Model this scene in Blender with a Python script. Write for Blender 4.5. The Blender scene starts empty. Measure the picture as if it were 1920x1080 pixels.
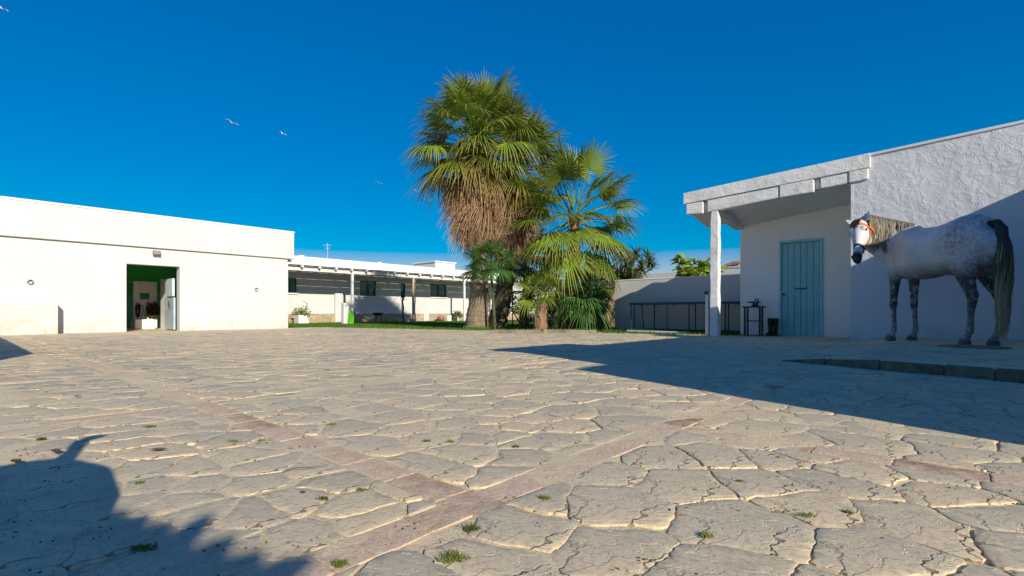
import bpy, bmesh, math, random
import numpy as np
from mathutils import Vector, Matrix

# ------------------------------------------------------------------ camera, world, sun
random.seed(7)
SC = bpy.context.scene
COL = SC.collection
F, HZ, H = 940.0, 587.0, 0.52          # focal length and horizon of the 1920 px wide photograph, lens height (m)
EYE = 0.52
U = (0.6667, 0.7454)                   # the yard's two building directions on the ground
V = (0.7454, -0.6667)

cam_d = bpy.data.cameras.new('camera'); cam = bpy.data.objects.new('camera', cam_d); COL.objects.link(cam)
cam.location = (0, 0, H); cam.rotation_euler = (math.radians(90), 0, 0)
cam_d.sensor_width = 36; cam_d.lens = F / 1920 * 36; cam_d.shift_y = (HZ - 540) / 1920
cam_d.clip_start = 0.02; cam_d.clip_end = 3000
SC.camera = cam

SUN_EL = math.radians(23.8)
sh = (0.94 * V[0] - 0.342 * U[0], 0.94 * V[1] - 0.342 * U[1])          # horizontal direction towards the sun
SUN = Vector((sh[0] * math.cos(SUN_EL), sh[1] * math.cos(SUN_EL), math.sin(SUN_EL)))
world = bpy.data.worlds.new('World'); SC.world = world; world.use_nodes = True
wn = world.node_tree.nodes; wl = world.node_tree.links
for n in list(wn): wn.remove(n)
sky = wn.new('ShaderNodeTexSky'); sky.sky_type = 'NISHITA'; sky.sun_disc = False
sky.sun_elevation = SUN_EL; sky.sun_rotation = math.atan2(sh[0], sh[1])
sky.air_density = 1.0; sky.dust_density = 0.5; sky.ozone_density = 3.0; sky.altitude = 300
hsv = wn.new('ShaderNodeHueSaturation'); hsv.inputs['Saturation'].default_value = 2.0; hsv.inputs['Hue'].default_value = 0.537
bg = wn.new('ShaderNodeBackground'); bg.inputs[1].default_value = 0.205
wo = wn.new('ShaderNodeOutputWorld')
wl.new(sky.outputs[0], hsv.inputs['Color']); gam = wn.new('ShaderNodeGamma'); gam.inputs[1].default_value = 0.56; wl.new(hsv.outputs[0], gam.inputs[0]); wl.new(gam.outputs[0], bg.inputs[0]); wl.new(bg.outputs[0], wo.inputs[0])
sl = bpy.data.lights.new('sun', 'SUN'); sl.energy = 5.0; sl.angle = math.radians(0.53); sl.color = (1.0, 0.915, 0.76)
so = bpy.data.objects.new('sun', sl); COL.objects.link(so)
so.rotation_euler = SUN.to_track_quat('Z', 'Y').to_euler(); so.location = (20, -30, 30)
SC.view_settings.view_transform = 'Standard'; SC.view_settings.look = 'None'
SC.view_settings.exposure = 0.12; SC.view_settings.gamma = 1.0; SC.view_settings.use_curve_mapping = False
SC.cycles.max_bounces = 6; SC.cycles.use_denoising = True

# ------------------------------------------------------------------ helpers
def W(a, b, z=0.0):
    return (a * U[0] + b * V[0], a * U[1] + b * V[1], z)
def AB(x, y):
    return (x * U[0] + y * U[1], x * V[0] + y * V[1])
def gp(px, py, z=0.0):
    Y = (EYE - z) * F / (py - HZ); return ((px - 960) / F * Y, Y)
def b_on(px, a):                       # b of the point seen at column px on the vertical plane a = const
    k = (px - 960) / F; Y = a / (k * U[0] + U[1]); return k * Y * V[0] + Y * V[1]
def a_on(px, b):
    k = (px - 960) / F; Y = b / (k * V[0] + V[1]); return k * Y * U[0] + Y * U[1]
def z_at(a, b, py):
    return EYE + (HZ - py) * W(a, b)[1] / F

BASE = {}                              # world location of each parent
def tag(o, label=None, cat=None, group=None, kind=None):
    if label: o['label'] = label
    if cat: o['category'] = cat
    if group: o['group'] = group
    if kind: o['kind'] = kind
    return o

class MB:
    def __init__(s): s.v = []; s.f = []; s.at = None
    def add(s, vs, fs):
        n = len(s.v); s.v += [tuple(p) for p in vs]; s.f += [tuple(i + n for i in f) for f in fs]; return s
    def hexa(s, p):                    # 4 bottom points, 4 top points, same winding
        return s.add(p, [(3, 2, 1, 0), (4, 5, 6, 7), (0, 1, 5, 4), (1, 2, 6, 5), (2, 3, 7, 6), (3, 0, 4, 7)])
    def ub(s, a0, a1, b0, b1, z0, z1):  # box aligned with the yard
        return s.hexa([W(a0, b0, z0), W(a0, b1, z0), W(a1, b1, z0), W(a1, b0, z0), W(a0, b0, z1), W(a0, b1, z1), W(a1, b1, z1), W(a1, b0, z1)])
    def box(s, x0, x1, y0, y1, z0, z1):
        return s.hexa([(x0, y0, z0), (x1, y0, z0), (x1, y1, z0), (x0, y1, z0), (x0, y0, z1), (x1, y0, z1), (x1, y1, z1), (x0, y1, z1)])
    def tube(s, pts, rad, n=8, squash=None, side=None, cap=True):
        pts = [Vector(p) for p in pts]; m = len(pts)
        if not hasattr(rad, '__len__'): rad = [rad] * m
        rings = []; ref = Vector(side) if side else None
        for i, p in enumerate(pts):
            t = (pts[min(i + 1, m - 1)] - pts[max(i - 1, 0)]).normalized()
            if ref is None:
                ref = Vector((0, 0, 1)).cross(t)
                if ref.length < 0.1: ref = Vector((1, 0, 0))
            sd = (ref - t * ref.dot(t)).normalized(); ref2 = t.cross(sd)
            if not side: ref = sd
            r = rad[i]; rx, ry = r if hasattr(r, '__len__') else (r, r)
            rings.append([p + sd * (math.cos(k * 2 * math.pi / n) * rx) + ref2 * (math.sin(k * 2 * math.pi / n) * ry) for k in range(n)])
        vs = [q for r in rings for q in r]; fs = []
        for i in range(m - 1):
            for k in range(n):
                fs.append((i * n + k, i * n + (k + 1) % n, (i + 1) * n + (k + 1) % n, (i + 1) * n + k))
        if cap:
            fs.append(tuple(reversed(range(n)))); fs.append(tuple((m - 1) * n + k for k in range(n)))
        return s.add(vs, fs)
    def lathe(s, c, prof, n=20):       # prof: list of (r, z)
        vs = [(c[0] + r * math.cos(k * 2 * math.pi / n), c[1] + r * math.sin(k * 2 * math.pi / n), c[2] + z) for r, z in prof for k in range(n)]
        fs = [(i * n + k, i * n + (k + 1) % n, (i + 1) * n + (k + 1) % n, (i + 1) * n + k) for i in range(len(prof) - 1) for k in range(n)]
        fs.append(tuple(reversed(range(n)))); fs.append(tuple((len(prof) - 1) * n + k for k in range(n)))
        return s.add(vs, fs)
    def ball(s, c, r, n=10):
        rx, ry, rz = r if hasattr(r, '__len__') else (r, r, r)
        prof = [(math.sin(math.pi * i / n), -math.cos(math.pi * i / n)) for i in range(n + 1)]
        m = n * 2
        vs = [(c[0] + rx * max(q, .001) * math.cos(k * 2 * math.pi / m), c[1] + ry * max(q, .001) * math.sin(k * 2 * math.pi / m), c[2] + rz * z) for q, z in prof for k in range(m)]
        fs = [(i * m + k, i * m + (k + 1) % m, (i + 1) * m + (k + 1) % m, (i + 1) * m + k) for i in range(n) for k in range(m)]
        return s.add(vs, fs)
    def mesh(s, name, off=(0, 0, 0), smooth=False, attr=None):
        me = bpy.data.meshes.new(name)
        me.from_pydata([(p[0] - off[0], p[1] - off[1], p[2] - off[2]) for p in s.v], [], s.f)
        if smooth: me.polygons.foreach_set('use_smooth', [True] * len(me.polygons))
        if attr:
            for k, vals in attr.items():
                a = me.attributes.new(k, 'FLOAT', 'POINT'); a.data.foreach_set('value', vals)
        me.update(); return me
    def build(s, name, mat, parent=None, smooth=False, bevel=0, at=None, attr=None, local=False):
        """Vertices are given in world space (local=True: in the parent's own space)."""
        if parent is not None: off = (0, 0, 0) if local else BASE.get(parent.name, (0, 0, 0))
        elif at is not None: off = at
        else:
            xs = [p[0] for p in s.v]; ys = [p[1] for p in s.v]; zs = [p[2] for p in s.v]
            off = ((min(xs) + max(xs)) / 2, (min(ys) + max(ys)) / 2, min(zs))
        me = s.mesh(name, off, smooth, attr)
        o = bpy.data.objects.new(name, me); COL.objects.link(o)
        me.materials.append(mat)
        if parent is not None: o.parent = parent; BASE[o.name] = off
        else: o.location = off; BASE[o.name] = off
        if bevel:
            m = o.modifiers.new('bevel', 'BEVEL'); m.width = bevel; m.segments = 2; m.limit_method = 'ANGLE'; m.angle_limit = math.radians(40)
        return o
def fixn(o):
    bm = bmesh.new(); bm.from_mesh(o.data); bmesh.ops.recalc_face_normals(bm, faces=bm.faces); bm.to_mesh(o.data); bm.free(); return o

def thing(name, label, cat, loc, group=None, rotz=0.0, kind=None):
    o = bpy.data.objects.new(name, None); COL.objects.link(o); o.location = loc; o.rotation_euler = (0, 0, rotz)
    o.empty_display_size = 0.2
    BASE[o.name] = tuple(loc)
    return tag(o, label, cat, group, kind)

def link(name, me, parent, loc=(0, 0, 0), rot=(0, 0, 0), scale=(1, 1, 1), mat=None):
    o = bpy.data.objects.new(name, me); COL.objects.link(o); o.parent = parent
    o.location = loc; o.rotation_euler = rot; o.scale = scale
    return o

def hash2(ix, iy, seed):
    h = (ix.astype(np.int64) * 374761393 + iy.astype(np.int64) * 668265263 + seed * 1442695041) & 0x7fffffff
    h = ((h ^ (h >> 13)) * 1274126177) & 0x7fffffff
    return ((h ^ (h >> 16)) & 0xffff) / 65535.0
def vn(x, y, seed=0):                  # value noise 0..1
    x = np.asarray(x, float); y = np.asarray(y, float)
    ix = np.floor(x); iy = np.floor(y); fx = x - ix; fy = y - iy
    fx = fx * fx * (3 - 2 * fx); fy = fy * fy * (3 - 2 * fy)
    a = hash2(ix, iy, seed); b = hash2(ix + 1, iy, seed); c = hash2(ix, iy + 1, seed); d = hash2(ix + 1, iy + 1, seed)
    return (a * (1 - fx) + b * fx) * (1 - fy) + (c * (1 - fx) + d * fx) * fy
def fbm(x, y, seed=0, o=4):
    s = 0; amp = 0.5; f = 1.0
    for i in range(o):
        s = s + amp * vn(np.asarray(x) * f, np.asarray(y) * f, seed + i * 17); amp *= .5; f *= 2.03
    return s

# ------------------------------------------------------------------ materials
class NT:
    def __init__(s, name):
        s.m = bpy.data.materials.new(name); s.m.use_nodes = True; s.t = s.m.node_tree
        s.b = s.t.nodes['Principled BSDF']; s.o = s.t.nodes['Material Output']
        s.b.inputs['Specular IOR Level'].default_value = 0.25
    def n(s, kind, **kw):
        x = s.t.nodes.new(kind)
        for k, v in kw.items():
            if hasattr(x, k): setattr(x, k, v)
            else: x.inputs[k].default_value = v
        return x
    def l(s, a, b): s.t.links.new(a, b)
    def coord(s, kind='Object'): return s.n('ShaderNodeTexCoord').outputs[kind]
    def noise(s, scale, detail=4, rough=.55, vec=None, dist=0):
        x = s.n('ShaderNodeTexNoise'); x.inputs['Scale'].default_value = scale; x.inputs['Detail'].default_value = detail
        x.inputs['Roughness'].default_value = rough; x.inputs['Distortion'].default_value = dist
        if vec is not None: s.l(vec, x.inputs['Vector'])
        return x
    def ramp(s, fac, stops):
        r = s.n('ShaderNodeValToRGB'); e = r.color_ramp.elements
        while len(e) < len(stops): e.new(0.5)
        for i, (p, c) in enumerate(stops):
            e[i].position = p; e[i].color = tuple(c) + (1,) if hasattr(c, '__len__') else (c, c, c, 1)
        s.l(fac, r.inputs[0]); return r.outputs[0]
    def mix(s, fac, a, b, mode='MIX'):
        x = s.n('ShaderNodeMix'); x.data_type = 'RGBA'; x.blend_type = mode
        for sock, v in ((0, fac), (6, a), (7, b)):
            if hasattr(v, 'is_output') or hasattr(v, 'links'): s.l(v, x.inputs[sock])
            elif hasattr(v, '__len__'): x.inputs[sock].default_value = tuple(v) + ((1,) if len(v) == 3 else ())
            else: x.inputs[sock].default_value = v
        return x.outputs[2]
    def bump(s, h, dist=.01, strength=1.0, prev=None):
        x = s.n('ShaderNodeBump'); x.inputs['Distance'].default_value = dist; x.inputs['Strength'].default_value = strength
        s.l(h, x.inputs['Height'])
        if prev is not None: s.l(prev, x.inputs['Normal'])
        s.l(x.outputs[0], s.b.inputs['Normal']); return x.outputs[0]
    def col(s, c):
        if hasattr(c, 'links'): s.l(c, s.b.inputs['Base Color'])
        else: s.b.inputs['Base Color'].default_value = tuple(c) + (1,)
        return s
    def rough(s, r): s.b.inputs['Roughness'].default_value = r; return s

def simple(name, c, rough=.7, var=.25, scale=6, bump=0.0, bscale=40, metal=0):
    t = NT(name); v = t.coord()
    nz = t.noise(scale, 5, .6, v)
    lo = tuple(x * (1 - var) for x in c); hi = tuple(min(1, x * (1 + var * .6)) for x in c)
    t.col(t.ramp(nz.outputs[0], [(.3, lo), (.7, hi)])); t.rough(rough); t.b.inputs['Metallic'].default_value = metal
    if bump:
        t.bump(t.noise(bscale, 4, .6, v).outputs[0], bump)
    return t.m

def plaster(name, c=(.80, .79, .76), stain=.5, bump=.004, bscale=14, dirt_z=.5, dirt=(.55, .42, .30), rough=.85):
    """Limewash: broad tone shifts, fine relief, rising damp near the ground, a few rust spots."""
    t = NT(name); v = t.coord()
    big = t.noise(.9, 5, .6, v); fine = t.noise(bscale, 6, .65, v, .4)
    base = t.ramp(big.outputs[0], [(.25, tuple(x * .90 for x in c)), (.6, c)])
    geo = t.n('ShaderNodeNewGeometry'); sep = t.n('ShaderNodeSeparateXYZ'); t.l(geo.outputs['Position'], sep.inputs[0])
    mr = t.n('ShaderNodeMapRange'); t.l(sep.outputs[2], mr.inputs[0]); mr.inputs[1].default_value = 0.0; mr.inputs[2].default_value = dirt_z
    mr.inputs[3].default_value = 1; mr.inputs[4].default_value = 0
    m2 = t.n('ShaderNodeMath', operation='MULTIPLY'); t.l(mr.outputs[0], m2.inputs[0])
    nz = t.noise(5, 5, .7, v, .6); t.l(t.ramp(nz.outputs[0], [(.38, 0), (.7, 1)]), m2.inputs[1])
    m3 = t.n('ShaderNodeMath', operation='MULTIPLY'); t.l(m2.outputs[0], m3.inputs[0]); m3.inputs[1].default_value = stain
    c1 = t.mix(m3.outputs[0], base, dirt)
    sp = t.noise(9, 3, .5, v); f = t.ramp(sp.outputs[0], [(.76, 0), (.82, .45)])
    c1 = t.mix(f, c1, (.42, .33, .24))
    mps = t.n('ShaderNodeMapping'); mps.inputs['Scale'].default_value = (3.2, 3.2, .22); t.l(v, mps.inputs[0])
    st = t.noise(1.6, 6, .7, mps.outputs[0], .2); c1 = t.mix(t.ramp(st.outputs[0], [(.58, 0), (.78, .30)]), c1, tuple(x * .62 for x in c))
    t.col(c1); t.rough(rough)
    t.bump(fine.outputs[0], bump)
    return t.m

M = {}
M['white_wall'] = plaster('white_wall', (.66, .655, .645), .8)
M['porch_wall_lifted'] = plaster('porch_wall_lifted', (.84, .83, .82), .3, .003)  # paler copy of the white plaster, lifts the shaded porch wall by colour
M['trough_wall'] = plaster('trough_wall', (.68, .66, .63), .95, .006, 14, .62, (.62, .40, .26))
M['white_wall_far'] = plaster('white_wall_far', (.67, .665, .65), .3, .003)
def rough_plaster():
    m_ = plaster('rough_wall', (.66, .66, .67), .35, .004, 16, .40, (.16, .22, .20)); t = NT.__new__(NT); t.m = m_; t.t = m_.node_tree; t.b = t.t.nodes['Principled BSDF']
    v = t.coord(); sep = t.n('ShaderNodeSeparateXYZ'); t.l(v, sep.inputs[0])
    n1 = t.noise(5.0, 5, .6, v, .35)
    ab = t.n('ShaderNodeMath', operation='SUBTRACT'); t.l(n1.outputs[0], ab.inputs[0]); ab.inputs[1].default_value = .5
    a2 = t.n('ShaderNodeMath', operation='ABSOLUTE'); t.l(ab.outputs[0], a2.inputs[0])
    rd = t.ramp(a2.outputs[0], [(0, 1), (.03, .5), (.12, 0)])
    hi = t.n('ShaderNodeMapRange'); t.l(sep.outputs[2], hi.inputs[0]); hi.inputs[1].default_value = 1.0; hi.inputs[2].default_value = 1.9; hi.inputs[3].default_value = .12; hi.inputs[4].default_value = 1
    mu = t.n('ShaderNodeMath', operation='MULTIPLY'); t.l(rd, mu.inputs[0]); t.l(hi.outputs[0], mu.inputs[1])
    prev = t.b.inputs['Normal'].links[0].from_socket
    t.bump(mu.outputs[0], .0038, 1, prev); return m_
M['grey_wall'] = plaster('grey_wall', (.62, .61, .58), .4, .003, dirt=(.2, .22, .15))
M['rough_wall'] = rough_plaster()
M['cap'] = simple('cap', (.82, .80, .74), .7, .06, 2)
M['dado'] = simple('dado', (.45, .36, .24), .8, .4, 5, .01, 9)
M['ceiling'] = simple('ceiling', (.74, .76, .72), .8, .1, 2, .003, 20)
M['white_paint'] = simple('white_paint', (.78, .77, .74), .55, .1, 8, .002, 30)
M['rust'] = simple('rust', (.13, .07, .04), .8, .5, 14, .003, 60)
M['iron'] = simple('iron', (.03, .035, .03), .55, .4, 12, .002, 40)
M['black_metal'] = simple('black_metal', (.018, .03, .04), .45, .3, 12)
M['blue_door'] = simple('blue_door', (.22, .52, .56), .45, .12, 3, .001, 50)
M['blue_frame'] = simple('blue_frame', (.28, .60, .62), .45, .1, 3)
M['green_shutter'] = simple('green_shutter', (.03, .13, .09), .5, .2, 5)
M['green_in'] = simple('green_in', (.07, .68, .13), .8, .15, 2, .003, 20)
M['teal_in'] = simple('teal_in', (.16, .60, .50), .7, .15, 2, .003, 20)
M['dark_in'] = simple('dark_in', (.03, .035, .03), .9, .2, 3)
M['leather'] = simple('leather', (.05, .035, .02), .5, .4, 20, .002, 80)
M['rubber'] = simple('rubber', (.010, .014, .012), .5, .3, 10)
M['hose'] = simple('hose', (.12, .50, .03), .4, .15, 10)
M['terracotta'] = simple('terracotta', (.38, .2, .12), .8, .3, 12, .003, 50)
M['soil'] = simple('soil', (.10, .07, .04), .95, .4, 12, .01, 40)
M['floodlight'] = simple('floodlight', (.16, .15, .13), .5, .1, 5)
M['bird'] = simple('bird', (.75, .76, .78), .7, .1, 5)
M['bird_dark'] = simple('bird_dark', (.03, .04, .06), .7, .1, 5)

def glass_mat():
    t = NT('window_glass'); t.col((.02, .05, .045)); t.rough(.08); t.b.inputs['Specular IOR Level'].default_value = .6; return t.m
M['glass'] = glass_mat()

def wood_white():
    t = NT('whitewashed_wood'); v = t.coord()
    mp = t.n('ShaderNodeMapping'); mp.inputs['Rotation'].default_value = (0, 0, math.atan2(V[1], V[0]) * -1); mp.inputs['Scale'].default_value = (.18, 1, 1.0); t.l(v, mp.inputs[0])
    nz = t.noise(1.6, 6, .65, v, .8); gr = t.noise(16, 6, .7, mp.outputs[0], .3); gr2 = t.noise(5, 4, .6, mp.outputs[0], .6)
    c = t.ramp(nz.outputs[0], [(.3, (.62, .60, .56)), (.55, (.76, .75, .73))])
    t.col(t.mix(t.ramp(gr.outputs[0], [(.62, 0), (.74, .75)]), c, (.24, .20, .15))); t.rough(.75)
    b = t.bump(gr.outputs[0], .010); b = t.bump(gr2.outputs[0], .02, 1, b); t.bump(nz.outputs[0], .01, 1, b); return t.m
M['wood'] = wood_white()

def stone_mat(name):
    """Slate flagstone: grey to buff per stone, cleft in thin layers, hairline cracks, dusted with pale sand."""
    t = NT(name); v = t.coord()
    oi = t.n('ShaderNodeAttribute', attribute_name='tone', attribute_type='GEOMETRY')
    per = t.ramp(oi.outputs['Fac'], [(0, (0.439, 0.395, 0.298)), (.3, (0.524, 0.470, 0.345)), (.55, (0.573, 0.492, 0.348)), (.8, (0.659, 0.538, 0.358)), (1, (0.731, 0.573, 0.363))])
    mid = t.noise(6.5, 5, .62, v, .7)
    c = t.mix(t.ramp(mid.outputs[0], [(.35, .55), (.52, 0)]), per, (0.365, 0.326, 0.247))
    dust = t.noise(2.6, 7, .66, v, .5)
    c = t.mix(t.ramp(dust.outputs[0], [(.46, 0), (.66, .85)]), c, (0.804, 0.618, 0.381))
    zone = t.noise(.33, 3, .5, v)
    c = t.mix(t.ramp(zone.outputs[0], [(.40, 0), (.62, .55)]), c, (0.829, 0.629, 0.400))
    mp = t.n('ShaderNodeMapping'); mp.inputs['Rotation'].default_value = (0, 0, .5); mp.inputs['Scale'].default_value = (1, 1.7, 1); t.l(v, mp.inputs[0])
    lay = t.noise(4.6, 7, .60, mp.outputs[0], .5)
    mul = t.n('ShaderNodeMath', operation='MULTIPLY'); t.l(lay.outputs[0], mul.inputs[0]); mul.inputs[1].default_value = 7
    fr = t.n('ShaderNodeMath', operation='FRACT'); t.l(mul.outputs[0], fr.inputs[0])
    fl = t.n('ShaderNodeMath', operation='FLOOR'); t.l(mul.outputs[0], fl.inputs[0])
    step = t.n('ShaderNodeMapRange', interpolation_type='SMOOTHSTEP'); t.l(fr.outputs[0], step.inputs[0]); step.inputs[1].default_value = .86; step.inputs[2].default_value = 1
    ad = t.n('ShaderNodeMath', operation='ADD'); t.l(fl.outputs[0], ad.inputs[0]); t.l(step.outputs[0], ad.inputs[1])
    edge = t.ramp(fr.outputs[0], [(.80, 0), (.92, .45), (1, 0)])
    c = t.mix(edge, c, (0.850, 0.801, 0.531))
    # hairline cracks
    dn = t.noise(5, 4, .6, v); va = t.n('ShaderNodeVectorMath', operation='MULTIPLY_ADD'); t.l(dn.outputs['Color'], va.inputs[0]); va.inputs[1].default_value = (.22, .22, .22); t.l(v, va.inputs[2])
    vo = t.n('ShaderNodeTexVoronoi', feature='DISTANCE_TO_EDGE'); vo.inputs['Scale'].default_value = 4.2; t.l(va.outputs[0], vo.inputs['Vector'])
    cm = t.noise(1.7, 3, .5, v); ck = t.n('ShaderNodeMath', operation='MULTIPLY'); t.l(t.ramp(vo.outputs['Distance'], [(0, 1), (.010, .8), (.020, 0)]), ck.inputs[0]); t.l(t.ramp(cm.outputs[0], [(.46, 0), (.54, .85)]), ck.inputs[1])
    c = t.mix(ck.outputs[0], c, (0.158, 0.131, 0.088))
    grit = t.noise(60, 6, .8, v); c = t.mix(t.ramp(grit.outputs[0], [(.36, .55), (.50, 0)]), c, (0.256, 0.218, 0.148))
    spot = t.noise(24, 4, .7, v); c = t.mix(t.ramp(spot.outputs[0], [(.28, .6), (.38, 0)]), c, (0.244, 0.205, 0.131))
    t.col(c); t.rough(.8)
    b = t.bump(ad.outputs[0], .0016)
    inv = t.n('ShaderNodeMath', operation='MULTIPLY'); t.l(ck.outputs[0], inv.inputs[0]); inv.inputs[1].default_value = -1
    b = t.bump(inv.outputs[0], .003, 1, b)
    b = t.bump(mid.outputs[0], .0022, 1, b)
    t.bump(grit.outputs[0], .0016, 1, b)
    return t.m
M['stone'] = stone_mat('flagstone')
M['kerb'] = simple('mossy_kerb', (.15, .155, .115), .9, .5, 7, .01, 30)

def mortar_mat():
    t = NT('mortar'); v = t.coord()
    big = t.noise(1.3, 5, .6, v); fine = t.noise(90, 5, .8, v); mid = t.noise(16, 5, .7, v)
    c = t.ramp(big.outputs[0], [(.3, (0.636, 0.497, 0.310)), (.55, (0.763, 0.616, 0.398)), (.75, (0.678, 0.508, 0.320))])
    c = t.mix(t.ramp(fine.outputs[0], [(.34, .7), (.5, 0)]), c, (0.280, 0.233, 0.160))
    c = t.mix(t.ramp(mid.outputs[0], [(.58, 0), (.72, .5)]), c, (0.445, 0.378, 0.262))
    t.col(c); t.rough(.95)
    b = t.bump(mid.outputs[0], .006); t.bump(fine.outputs[0], .003, 1, b); return t.m
M['mortar'] = mortar_mat()

def brick_mat():
    t = NT('paving_brick'); v = t.coord()
    at = t.n('ShaderNodeAttribute', attribute_name='tone', attribute_type='GEOMETRY')
    per = t.ramp(at.outputs['Fac'], [(0, (.32, .185, .125)), (.3, (.60, .425, .285)), (1, (.67, .49, .345))])
    nz = t.noise(9, 6, .7, v, .5); c = t.mix(t.ramp(nz.outputs[0], [(.41, 0), (.65, .8)]), per, (.72, .57, .40))
    g = t.noise(60, 5, .75, v); c = t.mix(t.ramp(g.outputs[0], [(.33, .55), (.5, 0)]), c, (.26, .17, .125))
    t.col(c); t.rough(.9); b = t.bump(nz.outputs[0], .008); t.bump(g.outputs[0], .003, 1, b); return t.m
M['brick'] = brick_mat()

def leaf_mat(name, c, tipc, c2=None, trans=.25, tip0=.55):
    t = NT(name); at = t.n('ShaderNodeAttribute', attribute_name='tip', attribute_type='GEOMETRY')
    oi = t.n('ShaderNodeObjectInfo'); v = t.coord()
    nz = t.noise(5, 4, .6, v)
    base = t.mix(nz.outputs[0], c, c2 or tuple(x * 1.7 for x in c))
    hs = t.n('ShaderNodeHueSaturation'); t.l(base, hs.inputs['Color'])
    mr = t.n('ShaderNodeMapRange'); t.l(oi.outputs['Random'], mr.inputs[0]); mr.inputs[3].default_value = .50; mr.inputs[4].default_value = 1.45; t.l(mr.outputs[0], hs.inputs['Value'])
    f = t.n('ShaderNodeMapRange'); t.l(at.outputs['Fac'], f.inputs[0]); f.inputs[1].default_value = tip0; f.inputs[2].default_value = 1.05
    c1 = t.mix(f.outputs[0], hs.outputs[0], tipc)
    t.col(c1); t.rough(.5)
    tr = t.n('ShaderNodeBsdfTranslucent'); t.l(c1, tr.inputs[0])
    mx = t.n('ShaderNodeMixShader'); mx.inputs[0].default_value = trans
    t.l(t.b.outputs[0], mx.inputs[1]); t.l(tr.outputs[0], mx.inputs[2]); t.l(mx.outputs[0], t.o.inputs[0])
    return t.m
M['frond'] = leaf_mat('palm_frond', (.11, .17, .02), (.40, .30, .12), (.28, .38, .04))
M['frond_dry'] = leaf_mat('palm_frond_dry', (.26, .22, .04), (.42, .30, .15), (.40, .32, .07), .2, .4)
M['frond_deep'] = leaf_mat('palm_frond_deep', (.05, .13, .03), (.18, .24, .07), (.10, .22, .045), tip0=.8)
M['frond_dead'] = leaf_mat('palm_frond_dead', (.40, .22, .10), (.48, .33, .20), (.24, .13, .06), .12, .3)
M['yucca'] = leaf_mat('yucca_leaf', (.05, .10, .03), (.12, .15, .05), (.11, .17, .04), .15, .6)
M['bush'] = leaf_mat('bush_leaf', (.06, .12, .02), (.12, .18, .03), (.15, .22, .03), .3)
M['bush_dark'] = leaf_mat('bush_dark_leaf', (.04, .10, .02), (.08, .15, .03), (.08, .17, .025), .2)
M['bush_lime'] = leaf_mat('bush_lime_leaf', (.16, .24, .03), (.22, .28, .05), (.28, .32, .05), .3)
M['grass'] = leaf_mat('grass_blade', (.05, .13, .012), (.13, .20, .03), (.10, .20, .02), .3)
M['weed'] = leaf_mat('weed_blade', (.09, .13, .02), (.24, .20, .07), (.16, .17, .03), .3)

def trunk_mat(name, c1, c2, c3):
    t = NT(name); v = t.coord()
    mp = t.n('ShaderNodeMapping'); mp.inputs['Scale'].default_value = (1, 1, .35); t.l(v, mp.inputs[0])
    nz = t.noise(9, 6, .7, mp.outputs[0], .6); fi = t.noise(34, 5, .7, mp.outputs[0])
    c = t.ramp(nz.outputs[0], [(.3, c1), (.5, c2), (.7, c3)])
    c = t.mix(t.ramp(fi.outputs[0], [(.35, .6), (.5, 0)]), c, tuple(x * .35 for x in c1))
    t.col(c); t.rough(.9)
    b = t.bump(nz.outputs[0], .03); t.bump(fi.outputs[0], .01, 1, b); return t.m
M['trunk'] = trunk_mat('palm_trunk', (.14, .11, .07), (.24, .19, .13), (.33, .27, .18))
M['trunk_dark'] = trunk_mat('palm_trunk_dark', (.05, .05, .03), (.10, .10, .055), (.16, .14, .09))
M['trunk_red'] = trunk_mat('palm_trunk_red', (.22, .10, .05), (.36, .19, .10), (.46, .28, .16))
M['bark'] = trunk_mat('bark', (.16, .09, .06), (.30, .18, .12), (.38, .26, .18))

# ------------------------------------------------------------------ ground, lawn, pavement
g = MB(); g.add([(-400, -200, -.06), (400, -200, -.06), (400, 900, -.06), (-400, 900, -.06)], [(0, 1, 2, 3)])
tag(g.build('ground', simple('dry_ground', (.20, .17, .11), .95, .3, .5), at=(0, 0, -.06)), kind='structure')

A_FAR = lambda b: 9.0 + (b + 17.6) * .21      # far edge of the paving (a) for each b
PLAT_A = lambda b: 6.02 - .37 * (b + 1.45)     # near edge of the raised platform
PLAT_Z = 0.09
PZ = lambda b: PLAT_Z * min(1.0, max(.08, (b + 1.5) / .8))

lawn = MB()
lawn.add([W(7.6, -30, -.012), W(A_FAR(-17.6) - .6, -17.2, -.012), W(A_FAR(-4) - .3, -4, -.012), W(14, -3, -.012), W(60, -3, -.012), W(60, -60, -.012), W(7.6, -60, -.012)], [(0, 1, 2, 3, 4, 5, 6)])
lo = lawn.build('lawn', simple('lawn_earth', (.055, .085, .018), .95, .35, 3, .02, 30), at=(0, 0, 0)); tag(lo, kind='structure')
fixn(lo)

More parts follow.
